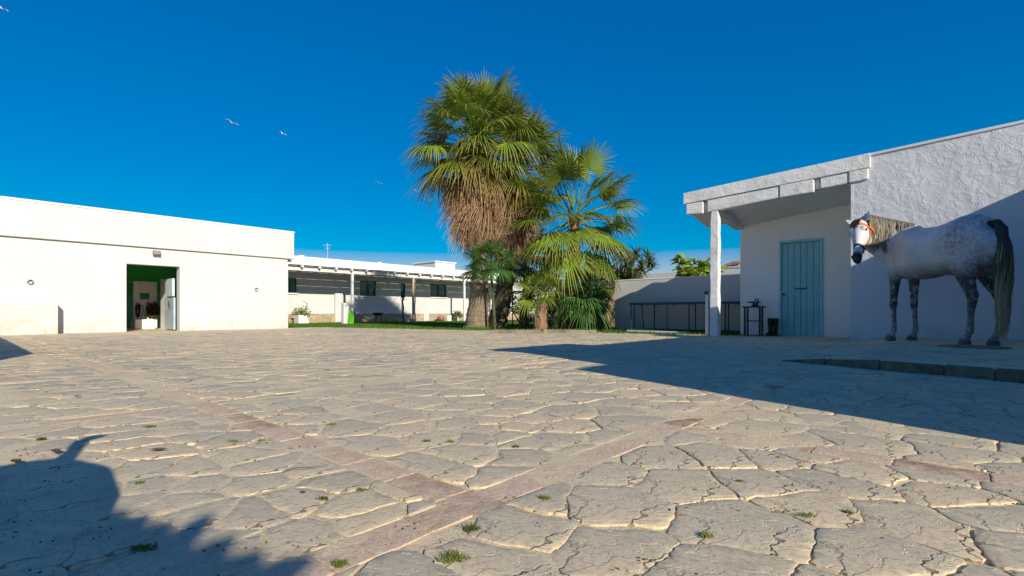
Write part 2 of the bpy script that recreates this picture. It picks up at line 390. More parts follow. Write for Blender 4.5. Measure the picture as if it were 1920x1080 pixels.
# crazy paving --------------------------------------------------------------
BAND_B = [(-.99, .072), (-3.2, .072)]          # brick courses that run along U at these b (centre, half width)
rs = np.random.RandomState(11)
def in_view(x, y, m=1.15):
    return (y > -.2) & (abs(x) < m * 1.03 * np.maximum(y, .2) + .9)
def region(a, b):
    """Rectangle (a0, a1, b0, b1, z) of the field that a point lies in."""
    if b < -3.2:
        b0, b1 = -99, -3.2 - .066
        a0, a1 = (-99, .95 - .066) if a < .95 else (.95 + .066, 99)
    elif b < -.99:
        b0, b1 = -3.2 + .066, -.99 - .066
        a0, a1 = (-99, .95 - .066) if a < .95 else (.95 + .066, 99)
    else:
        b0, b1 = -.99 + .066, 99
        a0, a1 = (-99, 2.2 - .066) if a < 2.2 else (2.2 + .066, 99)
    return a0, a1, b0, b1
pts = []
cell = {}
def try_pts(n, a_rng, b_rng, dmin_fn):
    for _ in range(n):
        a = rs.uniform(*a_rng); b = rs.uniform(*b_rng); x, y, _z = W(a, b)
        if not in_view(x, y): continue
        if a > A_FAR(b) + .1 or b < -17.25 and a < 7.7: continue
        if a > 10.95 and b > -1.5: continue
        if a > 12.62: continue
        d = dmin_fn(a, b)
        k = (int(math.floor(a / .3)), int(math.floor(b / .3))); ok = True
        for i in (-1, 0, 1):
            for j in (-1, 0, 1):
                for q in cell.get((k[0] + i, k[1] + j), ()):
                    if (pts[q][0] - a) ** 2 + (pts[q][1] - b) ** 2 < d * d: ok = False; break
                if not ok: break
            if not ok: break
        if ok:
            pts.append((a, b)); cell.setdefault(k, []).append(len(pts) - 1)
DM = lambda a, b: .095 + .165 * vn(a * 1.9 + 3, b * 1.9, 5) ** 1.0
try_pts(5000, (-1.5, 4), (-4, 2.2), DM)
try_pts(26000, (-1.5, 12.6), (-17.3, 2.2), DM)
P = np.array(pts); NP_ = len(P)

def clip(poly, nx, ny, d):             # keep nx*x+ny*y <= d
    out = []; n = len(poly)
    for i in range(n):
        p = poly[i]; q = poly[(i + 1) % n]
        sp = nx * p[0] + ny * p[1] - d; sq = nx * q[0] + ny * q[1] - d
        if sp <= 0: out.append(p)
        if (sp < 0 < sq) or (sq < 0 < sp):
            t = sp / (sp - sq); out.append((p[0] + (q[0] - p[0]) * t, p[1] + (q[1] - p[1]) * t))
    return out

def warp(a, b):
    wa = a + .11 * (fbm(a * 3.1, b * 3.1, 31, 3) - .44) + .030 * (fbm(a * 14, b * 14, 51, 3) - .44) + .010 * (vn(a * 60, b * 60, 71) - .5)
    wb = b + .11 * (fbm(a * 3.1, b * 3.1, 41, 3) - .44) + .030 * (fbm(a * 14, b * 14, 61, 3) - .44) + .010 * (vn(a * 60, b * 60, 81) - .5)
    return wa, wb

STONES = []                             # (distance, xy outline, tone, thickness, z)
for i in range(NP_):
    a, b = P[i]
    on_plat = (b > -1.45 and a > PLAT_A(b) + .0)
    poly = [(a - .45, b - .45), (a + .45, b - .45), (a + .45, b + .45), (a - .45, b + .45)]
    k = (int(math.floor(a / .3)), int(math.floor(b / .3))); nb = []
    for di in range(-3, 4):
        for dj in range(-3, 4):
            nb += cell.get((k[0] + di, k[1] + dj), ())
    nb = [j for j in nb if j != i]; nb.sort(key=lambda j: (P[j][0] - a) ** 2 + (P[j][1] - b) ** 2)
    for j in nb[:22]:
        dx = P[j][0] - a; dy = P[j][1] - b; L = math.hypot(dx, dy)
        nx, ny = dx / L, dy / L
        h = ((min(i, j) * 7919 + max(i, j) * 104729) % 1000) / 1000.0
        gap = (.0016 + .011 * h ** 2.2) if b < -.95 else (.0013 + .010 * h ** 4)
        mx, my = a + dx / 2, b + dy / 2
        poly = clip(poly, nx, ny, nx * mx + ny * my - gap)
        if len(poly) < 3: break
    a0, a1, b0, b1 = region(a, b)
    for c in ((-1, 0, -a0), (1, 0, a1), (0, -1, -b0), (0, 1, b1)):
        poly = clip(poly, *c)
    if on_plat:
        poly = clip(poly, 0, -1, 1.42); n = math.hypot(1, .37); poly = clip(poly, -1 / n, -.37 / n, -(6.02 - .37 * 1.45 + .10) / n)
    elif b > -1.45: n = math.hypot(1, .37); poly = clip(poly, 1 / n, .37 / n, (6.02 - .37 * 1.45 - .03) / n)
    elif a > 6.1: poly = clip(poly, 0, 1, -1.49)
    poly = clip(poly, 1, 0, (11.0 if b > -1.5 else 12.66))
    if len(poly) < 3: continue
    ar = abs(sum(poly[q][0] * poly[(q + 1) % len(poly)][1] - poly[(q + 1) % len(poly)][0] * poly[q][1] for q in range(len(poly)))) / 2
    if ar < .0012: continue
    x, y, _ = W(a, b); dist = math.hypot(x, y)
    # corner cutting, then subdivision
    n = len(poly); cc = []
    for q in range(n):
        p0 = np.array(poly[q]); p1 = np.array(poly[(q + 1) % n])
        e = np.linalg.norm(p1 - p0)
        if e < 1e-4: continue
        r = min(.30, .011 / e)
        cc.append(p0 + (p1 - p0) * r); cc.append(p1 - (p1 - p0) * r)
    step = .018 if dist < 2.6 else (.035 if dist < 5 else .09)
    out = []
    for q in range(len(cc)):
        p0 = cc[q]; p1 = cc[(q + 1) % len(cc)]; e = np.linalg.norm(p1 - p0); m = max(1, int(round(e / step)))
        for s_ in range(m): out.append(p0 + (p1 - p0) * s_ / m)
    A = np.array(out)
    wa, wb = warp(A[:, 0], A[:, 1])
    # keep straight borders straight next to the courses
    near = np.minimum.reduce([abs(A[:, 0] - a0), abs(A[:, 0] - a1), abs(A[:, 1] - b0), abs(A[:, 1] - b1)])
    kf = np.clip(near / .08, .12, 1)
    A = np.stack([A[:, 0] + (wa - A[:, 0]) * kf, A[:, 1] + (wb - A[:, 1]) * kf], 1)
    STONES.append((dist, A, rs.rand(), on_plat, (a, b)))
STONES.sort(key=lambda s: s[0])

def stone_geo(A, z0, near):
    """Outline (n,2) in yard coordinates -> raised, chipped-edge slab."""
    n = len(A); c = A.mean(0)
    X = A[:, 0] * U[0] + A[:, 1] * V[0]; Y = A[:, 0] * U[1] + A[:, 1] * V[1]
    cx, cy = X.mean(), Y.mean()
    dx = cx - X; dy = cy - Y; L = np.hypot(dx, dy) + 1e-6
    tx, ty = rs.normal(0, .005 if near else .003, 2)
    hz = .0018 + rs.uniform(-.0008, .0016) if near else .0012 + rs.uniform(-.001, .0015)
    def ring(inset, z, jit=0):
        ins = np.minimum(inset * (1 + jit * (rs.rand(n) - .3)), L * .4)
        x = X + dx / L * ins; y = Y + dy / L * ins
        zz = z0 + z + (x - cx) * tx + (y - cy) * ty
        if z > -.02 and near: zz = zz + .004 * (fbm(x * 5, y * 5, 7, 2) - .4)
        return np.stack([x, y, zz], 1)
    rings = [ring(0, -.025), ring(.0008, hz - .0012), ring(.0035, hz, 1.2)]
    if near: rings.append(ring(.03, hz + .0006, .5))
    v = np.concatenate(rings + [np.array([[cx, cy, z0 + hz + .001]])])
    f = []
    for r in range(len(rings) - 1):
        for k in range(n):
            k2 = (k + 1) % n; f.append((r * n + k, r * n + k2, (r + 1) * n + k2, (r + 1) * n + k))
    last = (len(rings) - 1) * n
    for k in range(n): f.append((last + k, last + (k + 1) % n, len(v) - 1))
    return v, f

def sharp(me):
    me.set_sharp_from_angle(angle=math.radians(22))
def tone_attr(me, vals):
    at = me.attributes.new('tone', 'FLOAT', 'POINT'); at.data.foreach_set('value', vals)

pav = MB()                              # the mortar bed: fine near the lens, plain beyond
n1 = 200
GX = np.linspace(-4.2, 4.6, 230); GY = np.linspace(-.4, 5.2, 190)
xx, yy = np.meshgrid(GX, GY); 
zz = .0012 + .0030 * (fbm(xx * 9, yy * 9, 91, 3) - .45) + .0065 * (fbm(xx * 2.6 + 9, yy * 2.6, 97, 4) - .47) - .012 * np.clip((vn(xx * 3.4, yy * 3.4, 99) - (.62 - .20 * np.clip((xx * V[0] + yy * V[1] + 1.1) / .25, 0, 1))) * 6, 0, 1)
ed = np.minimum.reduce([xx - GX[0], GX[-1] - xx, yy - GY[0], GY[-1] - yy]); zz = zz * np.clip(ed * 2, 0, 1)
pv = np.stack([xx.ravel(), yy.ravel(), zz.ravel()], 1).tolist(); w_ = len(GX)
pf = [(r * w_ + c, r * w_ + c + 1, (r + 1) * w_ + c + 1, (r + 1) * w_ + c) for r in range(len(GY) - 1) for c in range(w_ - 1)]
pav.add(pv, pf)
far = [W(-12, -17.1), W(7.66, -17.1), W(A_FAR(-17.6), -17.6), W(A_FAR(-4), -4), W(14.2, -3.6), W(14.2, 8), W(-12, 8)]
pav.add([(p[0], p[1], -.004) for p in far], [(6, 5, 4, 3, 2, 1, 0)])
pavement = pav.build('pavement', M['mortar'], at=(0, 0, 0), smooth=True); fixn(pavement); tag(pavement, kind='structure')
for p in pavement.data.polygons:
    pass
big = [s for s in STONES]
# the 300 that show largest: apparent size ~ size / distance, foreshortened
def app(s):
    A = s[1]; ar = abs(np.sum(A[:, 0] * np.roll(A[:, 1], -1) - np.roll(A[:, 0], -1) * A[:, 1])) / 2
    x, y, _ = W(*s[4]); vis = 1 if (y > .85 and abs(x) < 1.08 * y + .1) else 0
    return -(ar / max(s[0], .3) ** 3 * vis)
order = sorted(range(len(STONES)), key=lambda i: app(STONES[i]))
top = set(order[:300])
rest_v = []; rest_f = []; rest_t = []; nv = 0
for idx, s in enumerate(STONES):
    dist, A, tone, plat, _c = s
    v, f = stone_geo(A, 0.0, dist < 4)
    if plat: v[:, 2] += PLAT_Z * np.clip((v[:, 0] * V[0] + v[:, 1] * V[1] + 1.5) / .8, .08, 1)
    if idx in top:
        me = bpy.data.meshes.new('paving_stone'); c = v.mean(0); c[2] = 0
        me.from_pydata((v - c).tolist(), [], f); me.materials.append(M['stone']); tone_attr(me, [tone] * len(v))
        me.polygons.foreach_set('use_smooth', [True] * len(me.polygons)); me.update(); sharp(me)
        o = link('paving_stone', me, pavement, loc=tuple(c))
        o.rotation_euler = (0, 0, 0)
    else:
        rest_v.append(v); rest_f += [tuple(i + nv for i in q) for q in f]; rest_t += [tone] * len(v); nv += len(v)
me = bpy.data.meshes.new('distant_paving_stones'); me.from_pydata(np.concatenate(rest_v).tolist(), [], rest_f)
me.materials.append(M['stone']); tone_attr(me, rest_t); me.polygons.foreach_set('use_smooth', [True] * len(me.polygons)); me.update(); sharp(me)
o = link('distant_paving_stones', me, pavement); tag(o, kind='stuff')

# brick courses
def course(axis, c, s0, s1):
    s = s0; k = 0
    while s < s1:
        Lb = .245; hw = .058
        a, b = (s + Lb / 2, c) if axis == 'a' else (c, s + Lb / 2)
        x, y, _ = W(a, b)
        sandy = axis == 'b' and c < 1 and b < -3.4 and not (-7.0 < b < -5.8) and rs.rand() < .8
        sandy = sandy or (axis == 'a' and c < -3 and a > 1.6 and rs.rand() < .7)
        if in_view(np.float64(x), np.float64(y), 1.0) and not sandy:
            n = 6; e = []
            lx, ly = (Lb / 2 - .0015, hw) if axis == 'a' else (hw, Lb / 2 - .0015)
            cor = [(a - lx, b - ly), (a + lx, b - ly), (a + lx, b + ly), (a - lx, b + ly)]; out = []
            for q in range(4):
                p0 = np.array(cor[q]); p1 = np.array(cor[(q + 1) % 4])
                for t_ in (.03, .25, .5, .75, .97): out.append(p0 + (p1 - p0) * t_)
            A = np.array(out); A += .006 * (np.stack([vn(A[:, 0] * 40, A[:, 1] * 40, 3), vn(A[:, 0] * 40, A[:, 1] * 40, 9)], 1) - .5)
            v, f = stone_geo(A, -.0005, False)
            dark = 1.0 if rs.rand() > .14 else .1
            bricks.append((math.hypot(x, y), v, f, .35 + .6 * rs.rand() if dark == 1 else .05))
        s += Lb; k += 1
bricks = []
course('a', -.99, -1.2, 6.9); course('a', -3.2, -1.2, 10.9)
course('b', .95, -17, -1.07); course('b', 2.2, -.91, 2.2)
rustp = [AB(*gp(445, 792)), AB(*gp(590, 893)), AB(*gp(860, 935))]
bricks.sort(key=lambda q: q[0])
rv = []; rf = []; rt = []; nv = 0
for i, (d_, v, f, tone) in enumerate(bricks):
    ab = AB(v[:, 0].mean(), v[:, 1].mean())
    if min(math.hypot(ab[0] - r[0], ab[1] - r[1]) for r in rustp) < .17: tone = .10 + .15 * rs.rand()
    if d_ < 7:
        me = bpy.data.meshes.new('paving_brick'); c = v.mean(0); c[2] = 0
        me.from_pydata((v - c).tolist(), [], f); me.materials.append(M['brick']); tone_attr(me, [tone] * len(v)); me.update()
        link('paving_brick', me, pavement, loc=tuple(c))
    else:
        rv.append(v); rf += [tuple(q + nv for q in t_) for t_ in f]; rt += [tone] * len(v); nv += len(v)
if rv:
    me = bpy.data.meshes.new('distant_paving_bricks'); me.from_pydata(np.concatenate(rv).tolist(), [], rf)
    me.materials.append(M['brick']); tone_attr(me, rt); me.update(); o = link('distant_paving_bricks', me, pavement); tag(o, kind='stuff')

# raised platform in front of the horse wall
pl = MB(); pb = [-1.45, 2.5]
for b0_, b1_ in ((-1.45, -.7), (-.7, 2.5)):
    pl.hexa([W(PLAT_A(b0_), b0_, -.03), W(PLAT_A(b1_), b1_, -.03), W(11.0, b1_, -.03), W(11.0, b0_, -.03),
         W(PLAT_A(b0_), b0_, PZ(b0_) - .002), W(PLAT_A(b1_), b1_, PZ(b1_) - .002), W(11.0, b1_, PZ(b1_) - .002), W(11.0, b0_, PZ(b0_) - .002)])
plat = pl.build('raised_platform', M['mortar'], at=(0, 0, 0)); tag(plat, kind='structure'); fixn(plat)
b = -1.45
while b < 2.2:
    Lk = rs.uniform(.3, .46); k = MB(); g_ = .006
    p = [(PLAT_A(b + g_) - .035, b + g_), (PLAT_A(b + Lk) - .035, b + Lk), (PLAT_A(b + Lk) + .075, b + Lk), (PLAT_A(b + g_) + .075, b + g_)]
    h_ = rs.uniform(-.004, .008)
    k.hexa([W(q[0], q[1], -.02) for q in p] + [W(q[0], q[1], PZ(q[1]) + h_ * (PZ(q[1]) / PLAT_Z)) for q in p])
    o = k.build('kerb_stone', M['kerb'], plat, bevel=.012); tone_attr(o.data, [rs.rand() * .5] * len(o.data.vertices)); fixn(o)
    b += Lk

# sand spilled over the joints, pebbles, weeds, leaves ----------------------
pb_ = MB()
for i in range(900):
    y = .9 + rs.rand() ** 1.6 * 5; x = rs.uniform(-1.05, 1.1) * y; r = rs.uniform(.0008, .0030) * (1 + .25 * y)
    z = .0045
    k = 5; ang = rs.rand() * 6; vs = [(x + r * math.cos(ang + q * 2 * math.pi / k) * rs.uniform(.7, 1.2), y + r * math.sin(ang + q * 2 * math.pi / k) * rs.uniform(.7, 1.2), z - .004) for q in range(k)] + [(x, y, z + r * .45)]
    pb_.add(vs, [(q, (q + 1) % k, k) for q in range(k)])
tag(pb_.build('gravel_grit', simple('grit', (.34, .28, .21), .9, .5, 60), at=(0, 0, 0)), kind='stuff')

def weed(px, py, spread, hgt, n, mat='weed', name='weed_tuft', label=None):
    x, y = gp(px, py); m = MB(); tips = []
    for i in range(n):
        an = rs.rand() * 6.283; rr = spread * (rs.rand() ** .9) * (.75 + .3 * abs(math.sin(an * 1.5 + px))); bx = x + math.cos(an) * rr * 1.0; by = y + math.sin(an) * rr * .6
        h_ = hgt * rs.uniform(.15, .8); ln = rs.uniform(-.9, .9) * h_; ln2 = rs.uniform(-.9, .9) * h_; w_ = rs.uniform(.0006, .0013) * (1 + y * .3)
        m.add([(bx - w_, by, 0), (bx + w_, by, 0), (bx + ln * .4 + w_ * .7, by + ln2 * .4, h_ * .6 + .003), (bx + ln * .4 - w_ * .7, by + ln2 * .4, h_ * .6 + .003), (bx + ln, by + ln2, h_ * .85 + .004)],
              [(0, 1, 2, 3), (3, 2, 4)]); tips += [0, 0, .5, .5, 1]
    o = m.build(name, M[mat], at=(x, y, 0), attr={'tip': tips})
    return tag(o, label, 'weed', 'weeds in the paving joints')
weeds = [
 (968, 840, .022, .016, 50, 'small green weed in a joint just left of the front brick course'),
 (1325, 1008, .018, .016, 60, 'bright green weed tuft in the joint at the lower right front'),
 (1022, 938, .02, .02, 60, 'green weed tuft just right of the dark brick, at the corner of a flagstone'),
 (885, 995, .022, .022, 70, 'dry weed tuft at the corner of a flagstone below the dark rusty brick'),
 (850, 1052, .035, .024, 130, 'large straggly weed at the bottom middle of the yard'),
 (638, 1062, .018, .02, 50, 'dry weed near the left end of the front brick course, at the bottom'),
 (268, 1032, .032, .018, 110, 'green weed tuft lying in the fringe of the plant shadow'),
 (800, 829, .018, .014, 45, 'left of two small weeds side by side in mid yard'),
 (845, 830, .018, .013, 40, 'right of two small weeds side by side in mid yard'),
 (1590, 963, .016, .012, 50, 'weed tuft on the far side of the rounded flagstone at lower right'),
 (1510, 968, .026, .012, 60, 'dry weed strip left of the rounded flagstone at lower right'),
 (280, 802, .03, .016, 60, 'low weed streak in a joint above the plant shadow, left side'),
 (80, 826, .026, .018, 55, 'small weed above the left end of the plant shadow'),
 (440, 830, .028, .016, 55, 'low weed below the brown brick patch in the left half'),
 (622, 798, .028, .016, 55, 'small weed in mid left of the yard beside a dark crack'),
 (680, 922, .02, .014, 45, 'weed clump at the right edge of the larger rusty brick patch'),
 (606, 938, .02, .014, 50, 'weed clump just below the larger rusty brick patch'),
 (612, 695, .05, .02, 40, 'tiny distant weed in the middle of the left yard'),
 (272, 693, .05, .02, 40, 'distant weed at the end of the far terracotta course'),
 (490, 828, .018, .012, 40, 'tiny weed right of the weed below the brown patch'),
 (262, 908, .016, .012, 36, 'tiny weed above the fringe of the plant shadow'),
 (1388, 905, .016, .012, 40, 'weed in a joint in the right foreground'),
]
for w_ in weeds: weed(*w_[:5], label=w_[5])
# specks of litter, moss and dry crumbs caught in the joints
sp_m = MB()
for i in range(420):
    y = .95 + rs.rand() ** 1.3 * 9; x = rs.uniform(-1.05, 1.05) * y
    for q in range(rs.randint(2, 7)):
        px_, py_ = x + rs.normal() * .02, y + rs.normal() * .01; r = rs.uniform(.0012, .004) * (1 + .12 * y); an = rs.rand() * 6
        vs = [(px_ + r * math.cos(an + k * 1.57) * rs.uniform(.5, 1.4), py_ + r * math.sin(an + k * 1.57) * rs.uniform(.5, 1.4), .0035) for k in range(4)] + [(px_, py_, .005 + r * .5)]
        sp_m.add(vs, [(k, (k + 1) % 4, 4) for k in range(4)])
tag(sp_m.build('joint_litter', simple('litter', (.13, .10, .05), .95, .5, 30), at=(0, 0, 0)), kind='stuff')
def dry_leaf(px, py, s_, label):
    x, y = gp(px, py, .02); m = MB()
    an = rs.rand() * 3; c, s2 = math.cos(an), math.sin(an); ps = []
    for u_, v_ in ((-1, 0), (-.5, .35), (.2, .42), (1, 0), (.3, -.4), (-.5, -.3)):
        ps.append((x + (u_ * c - v_ * s2) * s_, y + (u_ * s2 + v_ * c) * s_, .014 + .25 * s_ * abs(v_) + .1 * s_ * abs(u_)))
    ps.append((x, y, .012)); m.add(ps, [(q, (q + 1) % 6, 6) for q in range(6)])
    tag(m.build('dry_leaf', M['dryleaf'], at=(x, y, 0)), label, 'leaf', 'dry leaves blown onto the paving')
M['dryleaf'] = simple('dry_leaf', (.16, .09, .045), .8, .3, 20)
dry_leaf(30, 862, .035, 'brown dry leaf just above the plant shadow at the left edge')
dry_leaf(105, 843, .035, 'brown dry leaf touching the top of the plant shadow')
dry_leaf(297, 840, .032, 'brown dry leaf on a flagstone right of the shadow hook')
dry_leaf(1268, 950, .01, 'tiny dry leaf on the flagstones right of centre front')
dry_leaf(568, 918, .012, 'small brown leaf beside the larger rusty brick patch')
dry_leaf(145, 741, .03, 'small dark leaf alone on the left side of the yard')
dry_leaf(680, 722, .025, 'small dark leaf alone in the middle of the yard')
def twig(px, py, L, an, label):
    x, y = gp(px, py, .01); m = MB(); p = [(x, y, .012)]; 
    for k in range(5): an += rs.uniform(-.5, .5); p.append((p[-1][0] + math.cos(an) * L / 5, p[-1][1] + math.sin(an) * L / 5, .014 + rs.rand() * .006))
    m.tube(p, [.0016, .0016, .0014, .0012, .001, .0006], 5)
    tag(m.build('twig', simple('twig', (.06, .045, .035), .8, .3, 20)), label, 'twig', 'fallen twigs on the paving')
twig(530, 885, .14, .1, 'thin dark twig curving over the larger rusty brick patch')
twig(608, 768, .10, 1.9, 'thin dark twig in the mid left yard')

# lawn blades
m = MB(); tips = []
cnt = 0
for i in range(34000):
    t_ = rs.rand() ** 1.5; b = rs.uniform(-25.3, -3.0); a = A_FAR(max(b, -17.6)) - .05 + t_ * 13
    if b < -17.0 and a < 7.8: continue
    if b > -9.5 and a > 13.8 + (-9.5 - b) * 0: 
        if b > -8.6: continue
    x, y, _ = W(a, b)
    if abs(x) > y * 1.0: continue
    h_ = rs.uniform(.02, .055); w_ = .006 + .0007 * y; an = rs.rand() * 3.14; dx, dy = math.cos(an) * w_, math.sin(an) * w_
    m.add([(x - dx, y - dy, -.012), (x + dx, y + dy, -.012), (x + rs.uniform(-.02, .02), y + rs.uniform(-.02, .02), h_)], [(0, 1, 2)]); tips += [0, 0, .8]
o = m.build('grass', M['grass'], at=(0, 0, 0), attr={'tip': tips}); tag(o, 'short green grass of the lawn beyond the paving', 'grass', kind='stuff')
# fringe of weeds along walls

# ------------------------------------------------------------------ left stable building
BL = -17.1
aD0, aD1 = a_on(237, BL), a_on(337, BL)
aR = a_on(540, BL)
zGr = (z_at(a_on(0, BL), BL, 443) + z_at(aR, BL, 487)) / 2
zTop = (z_at(a_on(0, BL), BL, 369) + z_at(a_on(552, BL), BL, 434)) / 2
zD = z_at(aD0, BL, 494)
stable = thing('stable_building', 'long flat roofed white stable with open green doorway on the left', 'building', W(3, BL - 3))
def part(name, mat, parent, boxes, bevel=0, **kw):
    m = MB()
    for b_ in boxes: m.ub(*b_)
    o = m.build(name, mat, parent, bevel=bevel, **kw); return fixn(o)
part('wall', M['white_wall'], stable, [(-9, aD0, BL - .3, BL, -.05, zGr), (aD1, aR, BL - .3, BL, -.05, zGr), (aD0, aD1, BL - .3, BL, zD, zGr), (aR - .3, aR, BL - 7, BL - .301, -.05, zGr), (-9, -8.7, BL - 7, BL - .301, -.05, zGr)])
part('parapet', M['white_wall_far'], stable, [(-9, aR + .19, BL - .3, BL + .035, zGr + .03, zTop - .05), (aR - .12, aR + .19, BL - 7, BL - .301, zGr + .03, zTop - .05)])
part('drip_groove', simple('groove', (.22, .20, .16), .8, .2, 5), stable, [(-9, aR + .10, BL - .29, BL - .012, zGr, zGr + .031), (-9, aR + .17, BL - .012, BL + .045, zGr + .012, zGr + .034)])
part('coping', M['cap'], stable, [(-9, aR + .21, BL - .33, BL + .055, zTop - .05, zTop)], .006)
part('roof', M['dark_in'], stable, [(-8.9, aR - .14, BL - 7, BL - .31, zGr + .1, zGr + .2)])
# interior
IB = BL - 3.9
part('room_shell', M['green_in'], stable, [(aD0 - 2.2, aD1 + 1.6, IB - .1, IB, zD * .60, zGr), ])
part('room_side', M['white_paint'], stable, [(aD0 - 2.3, aD0 - 2.2, IB, BL - .31, 0, zGr)])
part('room_side', M['white_paint'], stable, [(aD1 + 1.6, aD1 + 1.7, IB, BL - .31, 0, zGr)])
part('room_dado', M['teal_in'], stable, [(aD0 - 2.2, aD1 + 1.6, IB - .08, IB + .02, 0, zD * .60)])
part('ceiling', M['white_paint'], stable, [(aD0 - 2.2, aD1 + 1.6, IB, BL - .31, zGr - .06, zGr)])
part('floor', M['mortar'], stable, [(aD0 - 2.2, aD1 + 1.6, IB, BL - .02, -.05, .002)])
def onb(px, off): return a_on(px, BL + off)
# stall front panel with a little window and tack hanging on it
pa0, pa1 = onb(250, -3.2), onb(295, -3.2); zp = z_at(pa0, BL - 3.2, 527)
stall = part('stall_partition', M['white_paint'], stable, [(pa0, onb(262.5, -3.2), BL - 3.25, BL - 3.2, .0, zp), (onb(280.5, -3.2), pa1, BL - 3.25, BL - 3.2, 0, zp),
   (onb(262.5, -3.2), onb(280.5, -3.2), BL - 3.25, BL - 3.2, 0, z_at(pa0, BL - 3.2, 561)), (onb(262.5, -3.2), onb(280.5, -3.2), BL - 3.25, BL - 3.2, z_at(pa0, BL - 3.2, 549), zp)], .01)
part('rail', M['teal_in'], stable, [(aD0 - 2, onb(310, -3.6), BL - 3.66, BL - 3.6, z_at(pa0, BL - 3.6, 530), z_at(pa0, BL - 3.6, 527))])
# side partition on the right, a plain white board wall running into the room
sp = MB(); a_s = a_on(321, BL - .9); d_s = min((abs(a_on(301, BL - q) - a_s), q) for q in np.linspace(.9, 4, 300))[1]
sp.hexa([W(a_s, BL - .9, 0), W(a_s + .07, BL - .9, 0), W(a_s + .07, BL - d_s, 0), W(a_s, BL - d_s, 0), W(a_s, BL - .9, zD * .80), W(a_s + .07, BL - .9, zD * .80), W(a_s + .07, BL - d_s, zD * .86), W(a_s, BL - d_s, zD * .86)])
fixn(sp.build('side_partition', M['white_paint'], stable, bevel=.01))
# the pale blue stable door folded back inside, upper and lower leaf
dl = thing('stable_door', 'pale blue stable door leaf swung open inside the left doorway', 'door', W(aD1 - .04, BL - .3), kind=None)
d1 = MB(); d1.ub(aD1 - .10, aD1 - .05, BL - 1.15, BL - .22, .03, zD * .52); fixn(d1.build('lower_leaf', simple('stable_blue', (.46, .56, .60), .5, .2, 4), dl, bevel=.006))
d2 = MB(); d2.ub(aD1 - .13, aD1 - .07, BL - .95, BL - .22, zD * .54, zD * .82); fixn(d2.build('upper_leaf', simple('stable_pale', (.62, .72, .76), .5, .2, 4), dl, bevel=.006))
d3 = MB(); d3.tube([W(aD1 - .14, BL - .5, .7), W(aD1 - .17, BL - .45, .74), W(aD1 - .17, BL - .45, .84), W(aD1 - .14, BL - .5, .88)], .012, 6); fixn(d3.build('handle', M['iron'], dl))
# tack on the partition
def loop(m, a, b, z, ra, rz, r=.012, n=12, tilt=0):
    pts = [W(a + ra * math.cos(k * 2 * math.pi / n) + tilt * math.sin(k * 2 * math.pi / n), b, z + rz * math.sin(k * 2 * math.pi / n)) for k in range(n + 1)]
    m.tube(pts, r, 5, cap=False)
def tack(a, name, label, n, wid, zt, zb, b=BL - 3.12):
    m = MB()
    for k in range(n):
        loop(m, a + rs.uniform(-wid, wid), b + rs.uniform(0, .05), (zt + zb) / 2 + rs.uniform(-.04, .04), rs.uniform(.03, .08), (zt - zb) / 2 * rs.uniform(.7, 1.0), rs.uniform(.009, .017), 12, rs.uniform(-.03, .03))
    o = m.build(name, M['leather']); return tag(o, label, 'tack', 'leather tack hanging inside the stable doorway')
z1, z2 = z_at(pa0, BL - 3.2, 567), z_at(pa0, BL - 3.2, 596)
tack(onb(260, -3.15), 'bridle', 'dark leather bridle, left bunch hanging below the small window in the stable', 6, .06, z1, z2)
tack(onb(275, -3.15), 'bridle', 'thin looped rein, middle one hanging below the small window in the stable', 2, .03, z1, z2)
tack(onb(287, -3.15), 'harness', 'thick dark bunch of harness, right one hanging inside the stable', 16, .11, z1, z2)
# white manger block below the tack
mg = MB(); z3 = z_at(onb(253, -2.3), BL - 2.3, 599); mg.ub(onb(253, -2.3), onb(292, -2.3), BL - 2.9, BL - 2.3, 0.003, z3)
tag(fixn(mg.build('manger', M['white_paint'], bevel=.02)), 'bright white block manger standing under the hanging tack in the stable', 'manger')

# low white trough block on the left
tr = thing('trough', 'low white plastered water trough against the stable wall, far left', 'trough', W(0, BL + .3))
ta = a_on(109, BL + .42)
zt_ = z_at(ta, BL + .42, 567)
part('basin', M['trough_wall'], tr, [(-3, ta, BL + .001, BL + .42, -.04, zt_ - .10), (-3, ta, BL + .36, BL + .42, zt_ - .10, zt_), (ta - .07, ta, BL + .001, BL + .359, zt_ - .10, zt_), (-3, ta - .071, BL + .001, BL + .06, zt_ - .10, zt_)], .012)
# floodlight
fa = a_on(294, BL + .12); fz = z_at(fa, BL + .12, 474); fl = thing('floodlight', 'small square floodlight over the green stable doorway', 'lamp', W(fa, BL + .05, fz))
part('housing', M['floodlight'], fl, [(fa - .09, fa + .09, BL + .07, BL + .13, fz - .065, fz + .065)], .008)
part('lens', simple('lamp_glass', (.30, .28, .24), .15, .1, 3), fl, [(fa - .075, fa + .075, BL + .1305, BL + .134, fz - .035, fz + .052)])
part('bracket', M['iron'], fl, [(fa - .03, fa + .03, BL + .001, BL + .069, fz - .02, fz + .02)])
# tie rings
for px, py, lab in ((57, 529, 'iron tie ring on the white wall left of the stable doorway'), (481, 543, 'rusty iron tie ring on the white wall right of the stable doorway')):
    ra = a_on(px, BL + .03); rz = z_at(ra, BL, py); t = thing('tie_ring', lab, 'ring', W(ra, BL + .02, rz), 'tie rings on the stable wall')
    m = MB(); loop(m, ra, BL + .035, rz, .05, .05, .008, 16); m.build('ring', M['rust'] if px > 100 else M['iron'], t, smooth=True)
    m = MB(); m.ub(ra - .012, ra + .012, BL + .001, BL + .045, rz + .035, rz + .06); fixn(m.build('staple', M['iron'], t))
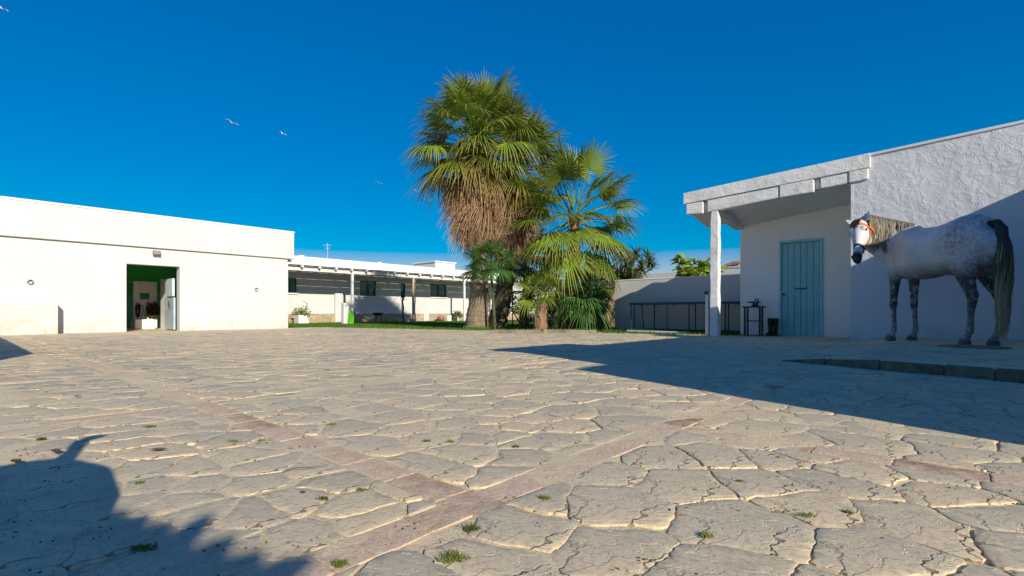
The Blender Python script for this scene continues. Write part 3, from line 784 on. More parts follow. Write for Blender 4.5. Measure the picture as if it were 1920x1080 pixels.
# small wall light on the corner
ca = a_on(542, BL + .05); cz = z_at(ca, BL, 489); m = MB(); m.ub(aR - .02, aR + .10, BL - .05, BL + .06, cz - .03, cz + .02)
tag(fixn(m.build('security_camera', M['iron'], bevel=.008)), 'small dark fitting under the parapet at the right corner of the stable', 'camera')
# flat stone strip set across the corner
for i in range(11):
    px = 552 + i * 15.0; x, y = gp(px, 625.5); m = MB(); q = .115 + .02 * rs.rand()
    tk = .45 if i % 2 else 1.0; p = [(x - q, y - .26, -.01), (x + q, y - .26, -.01), (x + q * tk, y + .26, -.01), (x - q * tk * .7, y + .26, -.01)]
    m.hexa(p + [(a_[0], a_[1], .006 + .004 * rs.rand()) for a_ in p]); o = m.build('edging_stone', M['stone'], pavement, bevel=.003); tone_attr(o.data, [(.05 if i % 2 else .95)] * len(o.data.vertices))

# off-frame wing read from its shadow, and a wall added for its shadow
hid = thing('courtyard_wing', 'white courtyard wing standing out of frame to the right', 'building', W(7, 4))
part('wall', M['white_wall_far'], hid, [(2.70, 10.9, 2.0, 6, -.05, 3.02), (2.14, 2.70, 2.0, 5.99, -.05, 2.19)])
part('eave', M['white_wall_far'], hid, [(2.72, 4.6, 1.42, 1.999, 2.90, 3.01)])
hid2 = MB(); hid2.ub(-.76, -.46, -16.9, -5.6, -.05, 1.5); tag(fixn(hid2.build('shadow_wall', M['white_wall_far'])), 'low white boundary wall just out of frame on the left', 'wall')  # stand-in wall, added to throw the shadow at the left edge

# ------------------------------------------------------------------ far bungalow with pergola
BF = -25.4
house = thing('bungalow', 'long low white bungalow with green shuttered windows beyond the lawn', 'building', W(15, BF - 3))
def ap(px, off=0): return a_on(px, BF + off)
zf = lambda px, py, off=0: z_at(ap(px, off), BF + off, py)
# (px0, px1, y_top, y_bot) window openings on the facade
wins = [(534, 556, 521, 549, 'left'), (675, 705, 527, 555, ''), (807, 837, 533, 557, ''), (751.5, 760, 531.5, 559, 'slit')]
seg = []; zT = zf(700, 492)
xs = sorted([(ap(w[0]), ap(w[1]), zf((w[0] + w[1]) / 2, w[3]), zf((w[0] + w[1]) / 2, w[2])) for w in wins])
a_prev = 4.0
for (x0, x1, zb, zt) in xs:
    seg.append((a_prev, x0, BF - .3, BF, 0, zT)); seg.append((x0, x1, BF - .3, BF, 0, zb)); seg.append((x0, x1, BF - .3, BF, zt, zT)); a_prev = x1
aEnd = ap(985); seg.append((a_prev, aEnd, BF - .3, BF, 0, zT))
part('wall', M['white_wall_far'], house, seg)
part('side_wall', M['white_wall_far'], house, [(aEnd - .3, aEnd, BF - 8, BF - .301, 0, zT - .05)])
part('side_wall', M['white_wall_far'], house, [(4, 4.3, BF - 8, BF - .301, 0, zT - .05)])
part('roof', M['grey_wall'], house, [(4, aEnd - .301, BF - 8, BF - .301, zT - .5, zT - .4)])
part('parapet_pilaster', M['white_wall_far'], house, [(ap(560), ap(570), BF - .34, BF + .05, zT - .75, zT + .05)])
part('parapet_pilaster', M['white_wall_far'], house, [(ap(708), ap(714), BF - .34, BF + .05, zT - .75, zT + .05)])
# dado
dz = zf(600, 588)
dd = []; edges = [ap(540), ap(626), ap(640), ap(793), ap(803), aEnd]
for i in range(0, 6, 2): dd.append((edges[i], edges[i + 1], BF + .001, BF + .05, 0, dz))
dd[0] = (6.0, edges[1], BF + .001, BF + .05, 0, dz)
part('stone_dado', M['dado'], house, dd, .01)
part('buttress', M['white_wall_far'], house, [(ap(626) + .002, ap(640) - .002, BF + .002, BF + .16, 0, zf(633, 549))], .01)
part('buttress', M['white_wall_far'], house, [(ap(793) + .002, ap(803) - .002, BF + .002, BF + .09, 0, zf(798, 588))], .01)
for (p0, p1, yt, yb, kd) in wins:
    x0, x1 = ap(p0), ap(p1); zb = zf((p0 + p1) / 2, yb); zt = zf((p0 + p1) / 2, yt)
    f = part('window', M['green_shutter'], house, [(x0, x1, BF - .12, BF - .04, zb, zb + .05), (x0, x1, BF - .12, BF - .04, zt - .05, zt), (x0, x0 + .05, BF - .12, BF - .04, zb + .051, zt - .051), (x1 - .05, x1, BF - .12, BF - .04, zb + .051, zt - .051)])
    part('pane', M['glass'], f, [(x0 + .051, x1 - .051, BF - .095, BF - .085, zb + .051, zt - .051)])
    if kd != 'slit':
        mid = (x0 + x1) / 2
        part('mullion', M['green_shutter'], f, [(mid - .03, mid + .03, BF - .11, BF - .05, zb + .051, zt - .051)])
        part('shutter', simple('shutter_pale', (.10, .26, .20), .5, .2, 4), f, [(mid + .10, mid + .35, BF - .075, BF - .06, zb + .07, zt - .07)])
    part('sill', M['cap'], f, [(x0 - .06, x1 + .06, BF - .04, BF + .07, zb - .07, zb - .002)])
# roof block (water tank house)
rb = MB(); r0, r1 = ap(803, -.0), ap(859, -.0)
zb0 = zT - .1; zr = z_at(r0, BF, 489)
rb.ub(ap(822), ap(859), BF - 2.6, BF - .31, zb0 - .3, zr + .02); fixn(rb.build('roof_room', M['white_wall_far'], house))
rb = MB(); rb.ub(ap(822) - .08, ap(859) + .06, BF - 2.7, BF - .24, zr + .02, zr + .09); fixn(rb.build('roof_room_coping', M['cap'], house))
# aerial
ax = W(ap(614, -3), BF - 3); m = MB(); zt = z_at(ap(614, -3), BF - 3, 456)
m.tube([(ax[0], ax[1], zT - .45), (ax[0], ax[1], zt)], .022, 6)
m.tube([(ax[0] - .25, ax[1], zt - .12), (ax[0] + .25, ax[1], zt - .12)], .012, 5); m.tube([(ax[0] - .18, ax[1], zt - .3), (ax[0] + .18, ax[1], zt - .3)], .012, 5)
tag(m.build('roof_aerial', simple('aerial', (.45, .5, .55), .5)), 'thin aerial mast on the bungalow roof', 'aerial')

# pergola
PO = 2.1
perg = thing('pergola', 'white slatted pergola along the bungalow front', 'pergola', W(14, BF + 1.5))
zPt = z_at(a_on(660, BF + PO), BF + PO, 513)
pa_, pb2 = 6.5, a_on(985, BF + PO)
part('beam', M['white_paint'], perg, [(pa_, pb2, BF + PO - .06, BF + PO + .06, zPt - .02, zPt + .13)], .01)
part('wall_plate', M['white_paint'], perg, [(pa_, aEnd, BF + .001, BF + .07, zPt + .16, zPt + .28)])
for px in (660.5, 775, 870.5, 945):
    aa = a_on(px, BF + PO); o = part('post', M['white_paint'] if px != 775 else simple('post_worn', (.55, .47, .33), .7, .2, 3), perg, [(aa - .055, aa + .055, BF + PO - .055, BF + PO + .055, -.02, zPt - .022)], .006)
aa = pa_ + .2
while aa < pb2:
    part('rafter', M['white_paint'], perg, [(aa - .045, aa + .045, BF + .071, BF + PO + .28, zPt + .131, zPt + .235)]); aa += .86
# slats, each its own piece
sm_ = MB(); sm_.ub(pa_, pb2, -.085, .085, 0, .018)
sme = sm_.mesh('slat', W((pa_ + pb2) / 2, 0, 0)); sme.materials.append(M['white_paint'])
k = 0; bb = BF + .18
while bb < BF + PO + .25:
    w0 = W((pa_ + pb2) / 2, bb, zPt + .237); bs = BASE[perg.name]
    link('slat', sme, perg, loc=(w0[0] - bs[0], w0[1] - bs[1], w0[2])); bb += .182 if k % 4 else .225; k += 1

# hose post with green hose
hx = a_on(648, -22.0); hp = thing('hose_post', 'short white post holding a coiled garden hose on the lawn', 'post', W(hx, -22.0))
part('post', M['white_paint'], hp, [(hx - .16, hx + .12, -22.12, -21.9, -.02, z_at(hx, -22, 568))], .01)
m = MB(); hz_ = z_at(hx, -22, 597); 
for k in range(9):
    pts = [W(a_on(656, -21.8) + .13 * math.cos(t * 2 * math.pi / 20) * (.35 + .08 * k), -21.86 + .022 * k, hz_ + .38 * math.sin(t * 2 * math.pi / 20) * (.72 + .035 * k)) for t in range(21)]
    m.tube(pts, .022, 6, cap=False)
tag(m.build('garden_hose', M['hose'], smooth=True), 'bright green coiled garden hose beside the short white post', 'hose')
# barbecue-like stone table
bx = a_on(708, -24.3); st = thing('garden_grill', 'dark three legged garden table standing before the bungalow dado', 'table', W(bx, -24.3))
z0 = z_at(bx, -24.3, 586); m = MB(); c = W(bx, -24.3, z0 - .12); m.lathe(c, [(.05, -.05), (.24, -.02), (.30, .05), (.29, .10), (.05, .12)], 16); fixn(m.build('bowl', M['iron'], st))
for k in range(3):
    an = k * 2.09 + .4; m = MB(); m.tube([(c[0] + .12 * math.cos(an), c[1] + .12 * math.sin(an), c[2]), (c[0] + .26 * math.cos(an), c[1] + .26 * math.sin(an), -.01)], .018, 6); m.build('leg', M['iron'], st)

# climbing stems on pergola posts
for px, lab in ((775, 'bare vine stem climbing the middle pergola post'), (753, 'dark slim trunk rising by the slit window of the bungalow')):
    off = 2.3 if px == 775 else 1.2
    aa = a_on(px + 3, BF + off); m = MB(); pts = []; ztop = zPt if px == 775 else z_at(aa, BF + off, 558)
    for k in range(9): pts.append(W(aa + .05 * math.sin(k * 1.7) + (.03 * k if px == 775 else 0) * .2, BF + off + .03 * math.cos(k * 2.1), -.01 + ztop * k / 8))
    m.tube(pts, [(.05 if px != 775 else .03) * (1 - .06 * k) for k in range(9)], 7)
    tag(m.build('vine_stem', M['trunk_dark'] if px != 775 else M['bark']), lab, 'vine')

# ------------------------------------------------------------------ right building: porch, door, rough wall
AH, AD_, BP = 11.02, 12.69, -1.5
BLF = b_on(1388, AD_)
zroof = lambda b: 3.215 + .052 * (b + 4.68)
rbld = thing('porch_building', 'white building with timber porch and rough plaster wall on the right', 'building', W(12, 1))
# rough plaster wall with real relief
nb_, nz_ = 330, 150
bs_ = np.linspace(BP, 6.0, nb_); ts = np.linspace(0, 1, nz_)
BB, TT = np.meshgrid(bs_, ts); ZT = 3.215 + .052 * (BB + 4.68) - .012
ZZ = -.02 + TT * (ZT + .02)
rel = .012 * (fbm(BB * 3.1 + 5, ZZ * 3.1, 201, 4) - .45) + .016 * np.abs(fbm(BB * 8, ZZ * 8, 211, 3) - .45) + .026 * (fbm(BB * 1.3, ZZ * 1.3, 221, 2) - .4)
smooth_low = np.clip((ZZ - .9) / .8, .22, 1)
rel = rel * smooth_low
rel = rel * np.clip((BB - BP) / .04, .2, 1) * np.clip((ZT - ZZ) / .10, 0, 1)
AA = AH - rel
vx = AA * U[0] + BB * V[0]; vy = AA * U[1] + BB * V[1]
m = MB(); m.add(np.stack([vx.ravel(), vy.ravel(), ZZ.ravel()], 1).tolist(), [(r * nb_ + c, r * nb_ + c + 1, (r + 1) * nb_ + c + 1, (r + 1) * nb_ + c) for r in range(nz_ - 1) for c in range(nb_ - 1)])
o = m.build('rough_wall', M['rough_wall'], rbld, smooth=True)
m = MB(); zA, zB = zroof(BP) - .03, zroof(6) - .03
m.hexa([W(AH + .06, BP + .003, -.02), W(AH + .06, 6, -.02), W(AH + .34, 6, -.02), W(AH + .34, BP + .003, -.02), W(AH + .06, BP + .003, zA), W(AH + .06, 6, zB), W(AH + .34, 6, zB), W(AH + .34, BP + .003, zA)])
m.ub(AH + .012, AH + .059, BP, BP + .10, -.02, zA - .03)
fixn(m.build('wall_core', M['white_paint'], rbld))
part('porch_side_wall', M['white_wall_far'], rbld, [(AH + .341, AD_, BP + .02, BP + .3, -.02, 2.75)])
# door wall
dpa, dpb = b_on(1461, AD_), b_on(1543, AD_); dzt = z_at(AD_, (dpa + dpb) / 2, 449)
part('porch_back_wall', M['porch_wall_lifted'], rbld, [(AD_, AD_ + .25, BLF + .001, dpa, -.02, 2.80), (AD_, AD_ + .25, dpb, BP + .3, -.02, 2.95), (AD_, AD_ + .25, dpa, dpb, dzt, 2.87)])
part('side_wall', M['white_wall_far'], rbld, [(AD_ + .251, 16.2, BLF, BLF + .25, -.02, 2.45)])
# roof slabs (sloping)
def slab(name, mat, a0, a1, b0, b1, zt0, zt1, th0, th1, drop):   # top z at b0 / b1 on the front edge, drop towards the back
    m = MB()
    m.hexa([W(a0, b0, zt0 - th0), W(a0, b1, zt1 - th1), W(a1, b1, zt1 - th1 - drop), W(a1, b0, zt0 - th0 - drop), W(a0, b0, zt0), W(a0, b1, zt1), W(a1, b1, zt1 - drop), W(a1, b0, zt0 - drop)])
    return fixn(m.build(name, mat, rbld, bevel=.008))
b_l = b_on(1282, AH - .02)
def porch_slab(b0, b1, a1, name):
    zf0, zf1 = zroof(b0) - .42, zroof(b1) - .40
    zb = lambda b_: 2.60 + .10 * (b_ - BLF)
    fr = (a1 - AH - .12) / (AD_ - AH - .12); zr0, zr1 = zf0 + (zb(b0) - zf0) * fr, zf1 + (zb(b1) - zf1) * fr
    m = MB(); m.hexa([W(AH + .121, b0, zf0), W(AH + .121, b1, zf1), W(a1, b1, zr1), W(a1, b0, zr0), W(AH + .121, b0, zroof(b0) - .06), W(AH + .121, b1, zroof(b1) - .06), W(a1, b1, zr1 + .25), W(a1, b0, zr0 + .25)])
    return fixn(m.build(name, M['ceiling'], rbld))
porch_slab(b_l + .05, BLF - .001, 12.30, 'roof_overhang')
porch_slab(BLF, BP + .02, AD_ - .002, 'roof_slab')
slab('rear_roof', M['ceiling'], 12.95, 16.2, BLF - .02, 6, 2.60, 2.9, .2, .2, .10)
slab('main_roof', M['ceiling'], AH + .341, 12.45, BP + .41, 6, zroof(BP) - .08, zroof(6) - .08, .2, .2, .2)
# roof edge fascia: over the porch in timber, over the wall as a thin rendered cap
b_e = b_on(1632, AH - .02)
slab('fascia', M['wood'], AH - .045, AH + .12, b_l, b_e, zroof(b_l), zroof(b_e), .245, .26, 0)
slab('roof_edge', M['white_wall_far'], AH - .02, AH + .34, b_e + .001, 6, zroof(b_e), zroof(6), .05, .05, 0)
# beam under the fascia in three worn pieces
def beam(p0, p1, y0, y1, y0b, y1b, label=None, dep=.02, mat='wood'):
    A = AH - dep; bs0, bs1 = b_on(p0, A), b_on(p1, A)
    zs = [z_at(A, bs0, y0b), z_at(A, bs1, y1b), z_at(A, bs0, y0), z_at(A, bs1, y1)]
    zs[2] = zroof(bs0) - .2475; zs[3] = zroof(bs1) - .262
    m = MB(); m.hexa([W(A, bs0, zs[0]), W(A, bs1, zs[1]), W(A + .16, bs1, zs[1]), W(A + .16, bs0, zs[0]), W(A, bs0, zs[2]), W(A, bs1, zs[3]), W(A + .16, bs1, zs[3]), W(A + .16, bs0, zs[2])])
    return fixn(m.build('porch_beam', M[mat], rbld, bevel=.02))
beam(1286, 1318, 383, 378, 402, 400, dep=.030)
beam(1318.5, 1325, 379, 377, 400, 398, dep=-.05)
beam(1325.5, 1460, 377, 350, 398, 371)
beam(1461, 1526, 350, 337, 371, 360, dep=.035)
beam(1526.5, 1537, 334, 332, 357, 354, dep=-.05)
beam(1537.5, 1590, 333, 320, 354, 344)
beam(1590.5, 1628, 320, 312, 343, 336, dep=.035)
# side beam from the post back to the wall
m = MB(); b0 = b_on(1339, AH); 
m.hexa([W(AH + .15, b0 - .09, 2.66), W(AH + .15, b0 + .09, 2.66), W(AD_, b0 + .09, 2.52), W(AD_, b0 - .09, 2.52), W(AH + .15, b0 - .09, 2.86), W(AH + .15, b0 + .09, 2.86), W(AD_, b0 + .09, 2.74), W(AD_, b0 - .09, 2.74)])
fixn(m.build('side_beam', M['wood'], rbld, bevel=.02))
# the post: rough hewn, split at the head
pc = b_on(1339.5, AH); pz = z_at(AH, pc, 394); m = MB(); n = 22; pts = []; 
vs = []; 
for i in range(n + 1):
    z = -.01 + (pz + .01) * i / n; w_ = .085 + .004 * math.sin(i * 1.3) + (-.02 * max(0, (i - n * .90) / (n * .1)))
    for (sa, sb) in ((-1, -1), (-1, 1), (1, 1), (1, -1)):
        da, db = sa * w_ + .004 * (rs.rand() - .5), sb * w_ + .004 * (rs.rand() - .5); vs.append(W(AH + .06 + da, pc + db + .012 * (i / n - .5), z))
fs = [(i * 4 + k, i * 4 + (k + 1) % 4, (i + 1) * 4 + (k + 1) % 4, (i + 1) * 4 + k) for i in range(n) for k in range(4)] + [(3, 2, 1, 0), (n * 4, n * 4 + 1, n * 4 + 2, n * 4 + 3)]
m.add(vs, fs); fixn(m.build('porch_post', M['wood'], rbld, bevel=.012))
part('post_foot', M['white_wall'], rbld, [(AH - .05, AH + .17, pc - .11, pc + .11, -.02, .03)], .015)
# door
door = thing('plank_door', 'pale blue plank door with blue frame under the porch', 'door', W(AD_, (dpa + dpb) / 2))
fw = .05
part('frame', M['blue_frame'], door, [(AD_ - .03, AD_ + .06, dpa + .002, dpa + fw, 0, dzt - .002), (AD_ - .03, AD_ + .06, dpb - fw, dpb - .002, 0, dzt - .002), (AD_ - .03, AD_ + .06, dpa + fw + .001, dpb - fw - .001, dzt - fw - .01, dzt - .002)], .006)
npk = 6; pw = (dpb - dpa - 2 * fw - .01) / npk
for k in range(npk):
    s0 = dpa + fw + .005 + k * pw
    part('plank', M['blue_door'], door, [(AD_ + .0 + .003 * (k % 2), AD_ + .035, s0 + .003, s0 + pw - .003, .015, dzt - fw - .018)], .005)
part('backing', M['dark_in'], door, [(AD_ + .036, AD_ + .05, dpa + fw, dpb - fw, 0, dzt - fw)])
kb = b_on(1470.5, AD_); kz = z_at(AD_, kb, 552); m = MB(); m.ball(W(AD_ - .045, kb, kz), .028, 6); m.tube([W(AD_ - .04, kb, kz), W(AD_ + .002, kb, kz)], .012, 8); m.build('knob', M['black_metal'], door, smooth=True)
hb0, hb1 = b_on(1491, AD_), b_on(1513, AD_); hz_ = z_at(AD_, hb0, 541)
m = MB(); m.tube([W(AD_ - .002, hb0, hz_ + .01), W(AD_ - .03, hb0 * .75 + hb1 * .25, hz_ - .012), W(AD_ - .03, hb0 * .25 + hb1 * .75, hz_ - .012), W(AD_ - .002, hb1, hz_ + .01)], .012, 6); m.build('pull_handle', M['black_metal'], door)
part('threshold', M['stone'], door, [(AD_ - .06, AD_ - .002, dpa, dpb, -.01, .02)])

# iron stand with a vise, and rubber boots
sa0, sa1 = b_on(1397.5, AD_ - .35), b_on(1430.5, AD_ - .35); A0 = AD_ - .52; A1 = AD_ - .18; sz = z_at(AD_ - .35, sa0, 576)
std = thing('iron_stand', 'tall black iron work stand beside the blue door', 'stand', W(AD_ - .35, (sa0 + sa1) / 2))
for (a_, b_) in ((A0, sa0 + .04), (A0, sa1 - .02), (A1, sa0), (A1, sa1 - .06)):
    m = MB(); m.tube([W(a_, b_, -.005), W(a_, b_, sz - .01)], .024, 4); m.build('leg', M['iron'], std)
part('top', M['iron'], std, [(A0 - .02, A1 + .02, sa0 - .02, sa1 + .02, sz - .012, sz + .018)], .004)
part('rail', M['rust'], std, [(A0 - .01, A0 + .01, sa0 + .06, sa1 - .04, sz * .5, sz * .5 + .02), (A1 - .01, A1 + .01, sa0 + .02, sa1 - .08, sz * .5, sz * .5 + .02)])
ve = thing('bench_vise', 'black bench vise with round jaw on top of the iron stand', 'vise', W(AD_ - .4, (sa0 + sa1) / 2 + .05, sz + .019))
vb = (sa0 + sa1) / 2 + .04; va = AD_ - .4; vz = sz + .019
part('base', M['iron'], ve, [(va - .06, va + .06, vb - .07, vb + .07, vz, vz + .03), (va - .035, va + .035, vb - .05, vb + .06, vz + .031, vz + .075)], .006)
part('jaw', M['iron'], ve, [(va - .045, va + .045, vb - .12, vb - .03, vz + .076, vz + .115), (va - .045, va + .045, vb + .02, vb + .09, vz + .076, vz + .11)], .008)
pts = [W(va, vb + .03 + .035 * math.cos(k * math.pi / 8), vz + .135 + .035 * math.sin(k * math.pi / 8)) for k in range(17)]
m = MB(); m.tube(pts, .014, 6, cap=False); m.build('ring', M['iron'], ve, smooth=True)
m = MB(); m.tube([W(va, vb - .19, vz + .09), W(va, vb + .13, vz + .095)], .012, 6); m.build('screw', M['iron'], ve)
for i, (px, tilt, lab) in enumerate(((1445, 0, 'left one of the two tall black rubber boots beside the blue door'), (1454, .02, 'right one of the two tall black rubber boots, nearer the blue door'))):
    bb_ = b_on(px, AD_ - .2); c = W(AD_ - .22 + i * .03, bb_); m = MB()
    zt = .40
    m.tube([(c[0], c[1], zt), (c[0], c[1], zt * .75), (c[0], c[1], zt * .45), (c[0], c[1], .10), (c[0], c[1], .045)], [(.062, .072), (.058, .066), (.046, .055), (.042, .052), (.045, .06)], 14, side=(1, 0, 0))
    b_ = m.build('rubber_boot', M['rubber'], smooth=True, at=(c[0], c[1], 0))
    b_.data; m2 = MB()
    d = Vector((-.75, -.65, 0)).normalized()
    m = MB(); m.tube([(c[0], c[1], zt), (c[0], c[1], zt * .75), (c[0], c[1], zt * .45), (c[0], c[1], .12), (c[0] + d.x * .01, c[1] + d.y * .01, .06), (c[0] + d.x * .01, c[1] + d.y * .01, .004)], [(.062, .072), (.058, .066), (.046, .055), (.044, .055), (.045, .06), (.045, .06)], 14, side=(1, 0, 0))
    m.tube([Vector((c[0], c[1], .045)) - d * .03, Vector((c[0], c[1], .05)) + d * .06, Vector((c[0], c[1], .04)) + d * .15, Vector((c[0], c[1], .03)) + d * .185], [(.045, .042), (.044, .045), (.046, .036), (.025, .02)], 12)
    b_.data = m.mesh('rubber_boot', (c[0], c[1], 0), True); b_.data.materials.append(M['rubber'])
    tag(b_, lab, 'boot', 'pair of rubber boots')

# ------------------------------------------------------------------ back garden wall and what stands by it
AW = 14.0
wb0, wb1 = b_on(1153, AW), b_on(1400, AW)
m = MB(); wz0, wz1 = z_at(AW, wb0, 526.5), z_at(AW, wb1, 513)
m.ub(AW, AW + .22, wb0, wb1, -.05, (wz0 + wz1) / 2 - .02)
bwall = thing('garden_wall', 'grey white rendered garden wall behind the trampoline', 'wall', W(AW, (wb0 + wb1) / 2))
fixn(m.build('wall', M['grey_wall'], bwall)); part('coping', M['cap'], bwall, [(AW - .012, AW + .235, wb0 - .012, wb1, (wz0 + wz1) / 2 - .02, (wz0 + wz1) / 2 + .012)], .004)
# long low neighbour building behind it
AN = 24.0
nb0, nb1 = b_on(1196, AN), b_on(1480, AN); nz0 = z_at(AN, nb0, 515)
m = MB(); m.ub(AN, AN + 6, nb0, nb1, -.05, z_at(AN, b_on(1380, AN), 504)); nbr = thing('neighbour_house', 'pale neighbouring roofline showing above the garden wall', 'building', W(AN + 3, (nb0 + nb1) / 2))
fixn(m.build('wall', M['grey_wall'], nbr))
part('roof_parapet', M['white_wall_far'], nbr, [(AN + .5, AN + 3, b_on(1352, AN), nb1, z_at(AN, b_on(1380, AN), 504), z_at(AN, b_on(1380, AN), 499))])
tb0, tb1 = b_on(1362, AN + .5), b_on(1400, AN + .5); tz = z_at(AN + .5, tb0, 499)
for k in range(12):
    q = tb0 + (tb1 - tb0) * k / 12; m = MB(); zz_ = .32 * math.sin(math.pi * (k + .7) / 13)
    m.tube([W(AN + .3, q, tz + zz_ * .3), W(AN + 2.0, q, tz + zz_ + .12)], .07, 6); m.build('roof_tile', M['terracotta'] if k % 3 else M['dado'], nbr)

# trampoline-like rack along the wall: padded top, thin legs, dangling ties
tramp = thing('trampoline', 'long dark padded trampoline frame on thin legs along the garden wall', 'trampoline', W(12.9, -5.5))
At = 13.0
tA, tB = b_on(1182, At), b_on(1400, At); tz0 = z_at(At, tA, 570); D = .8
part('bed', simple('tramp_bed', (.012, .02, .025), .6, .3, 6), tramp, [(At + .06, At + D - .06, tA + .06, tB - .06, tz0 - .02, tz0 - .005)])
part('edge_pad', simple('tramp_pad', (.02, .075, .085), .5, .3, 6), tramp, [(At - .02, At + .10, tA - .02, tB, tz0 - .03, tz0 + .035), (At + D - .10, At + D + .02, tA - .02, tB, tz0 - .004, tz0 + .03), (At + .101, At + D - .101, tA - .02, tA + .1, tz0 - .004, tz0 + .033)], .01)
for px, dd_ in ((1183, 0), (1189, D), (1206, .0), (1227, D * .3), (1251, 0), (1292, 0), (1304, D), (1360, 0), (1366, D * .8)):
    bb_ = b_on(px, At + dd_ * 1.0); m = MB(); 
    lean = .05 if px == 1206 else 0
    m.tube([W(At + dd_, bb_ - lean, tz0), W(At + dd_, bb_ + lean * .5, .0)], .016 if px != 1251 else .012, 7); m.build('leg', M['black_metal'], tramp)
part('foot_rail', M['black_metal'], tramp, [(At - .01, At + .01, tA, b_on(1300, At), .03, .05), (At + D - .01, At + D + .01, tA, tB, .03, .05)])
for px in (1194, 1199, 1202, 1206, 1213, 1229, 1233, 1264, 1299, 1302, 1368, 1379, 1383, 1386):
    bb_ = b_on(px, At); m = MB(); L = rs.uniform(.05, .13); m.tube([W(At + .03, bb_, tz0), W(At + .02, bb_ + rs.uniform(-.03, .03), tz0 - L * .5), W(At + .03, bb_ + rs.uniform(-.04, .04), tz0 - L)], [.009, .008, .004], 5)
    m.build('tie', M['black_metal'], tramp)
# concrete strip under it
m = MB(); m.ub(12.45, 12.62, b_on(1176, 12.5), b_on(1290, 12.5), -.03, .045); tag(fixn(m.build('concrete_kerb', M['grey_wall'], bevel=.01)), 'low pale concrete kerb in the grass before the trampoline', 'kerb')
# slim gate post with a dark latch behind the porch post
ga = b_on(1325, 12.2); m = MB(); gz = z_at(12.2, ga, 546); gpst = thing('gate_post', 'slim weathered gate post with dark latch just left of porch post', 'post', W(12.2, ga))
part('post', M['white_paint'], gpst, [(12.2, 12.28, ga - .035, ga + .035, -.02, gz - .08)], .006)
part('latch', M['rust'], gpst, [(12.16, 12.26, ga - .05, ga + .01, gz - .079, gz)], .008)

# kerb logs by the palms
for px0, px1, lab in ((923, 1008, 'left one of two long low edging stones under the palms'), (1019, 1117, 'right one of two long low edging stones under the palms')):
    x0, y0 = gp(px0, 624.5); x1, y1 = gp(px1, 625.5); m = MB(); d = Vector((x1 - x0, y1 - y0, 0)); nrm = Vector((-d.y, d.x, 0)).normalized() * .26
    n = 10; vs = []
    for i in range(n + 1):
        t_ = i / n; c = Vector((x0, y0, 0)) + d * t_; e = .35 if i in (0, n) else 1; hh = .085 + .012 * rs.rand()
        for q, zz_ in ((0, -.02), (.02, hh * .9), (.06, hh), (.97, hh * .97), (1, -.02)):
            p = c + nrm * q + Vector((rs.uniform(-.01, .01), rs.uniform(-.01, .01), 0)); vs.append((p.x, p.y, zz_ + (rs.uniform(-.008, .008) if zz_ > 0 else 0)))
    fs = [(i * 5 + k, i * 5 + (k + 1) % 5, (i + 1) * 5 + (k + 1) % 5, (i + 1) * 5 + k) for i in range(n) for k in range(5)] + [(4, 3, 2, 1, 0), tuple(n * 5 + k for k in range(5))]
    m.add(vs, fs); o = fixn(m.build('edging_stone', simple('edging', (.26, .22, .16), .9, .5, 4, .01, 20))); tag(o, lab, 'kerb', 'edging stones by the palms')

# drain cover under the hind hooves
cx, cy = gp(1826, 651.5, PLAT_Z); m = MB(); 
prof = [(.34, 0), (.34, .012), (.32, .016), (.305, .009), (.01, .009)]
m.lathe((cx, cy, PLAT_Z + .002), prof, 40)
dc = thing('drain_cover', 'dark round drain cover set in the platform under the hind hooves', 'drain cover', (cx, cy, PLAT_Z))
fixn(m.build('cover', simple('cover', (.26, .215, .155), .8, .4, 9, .004, 40), dc))

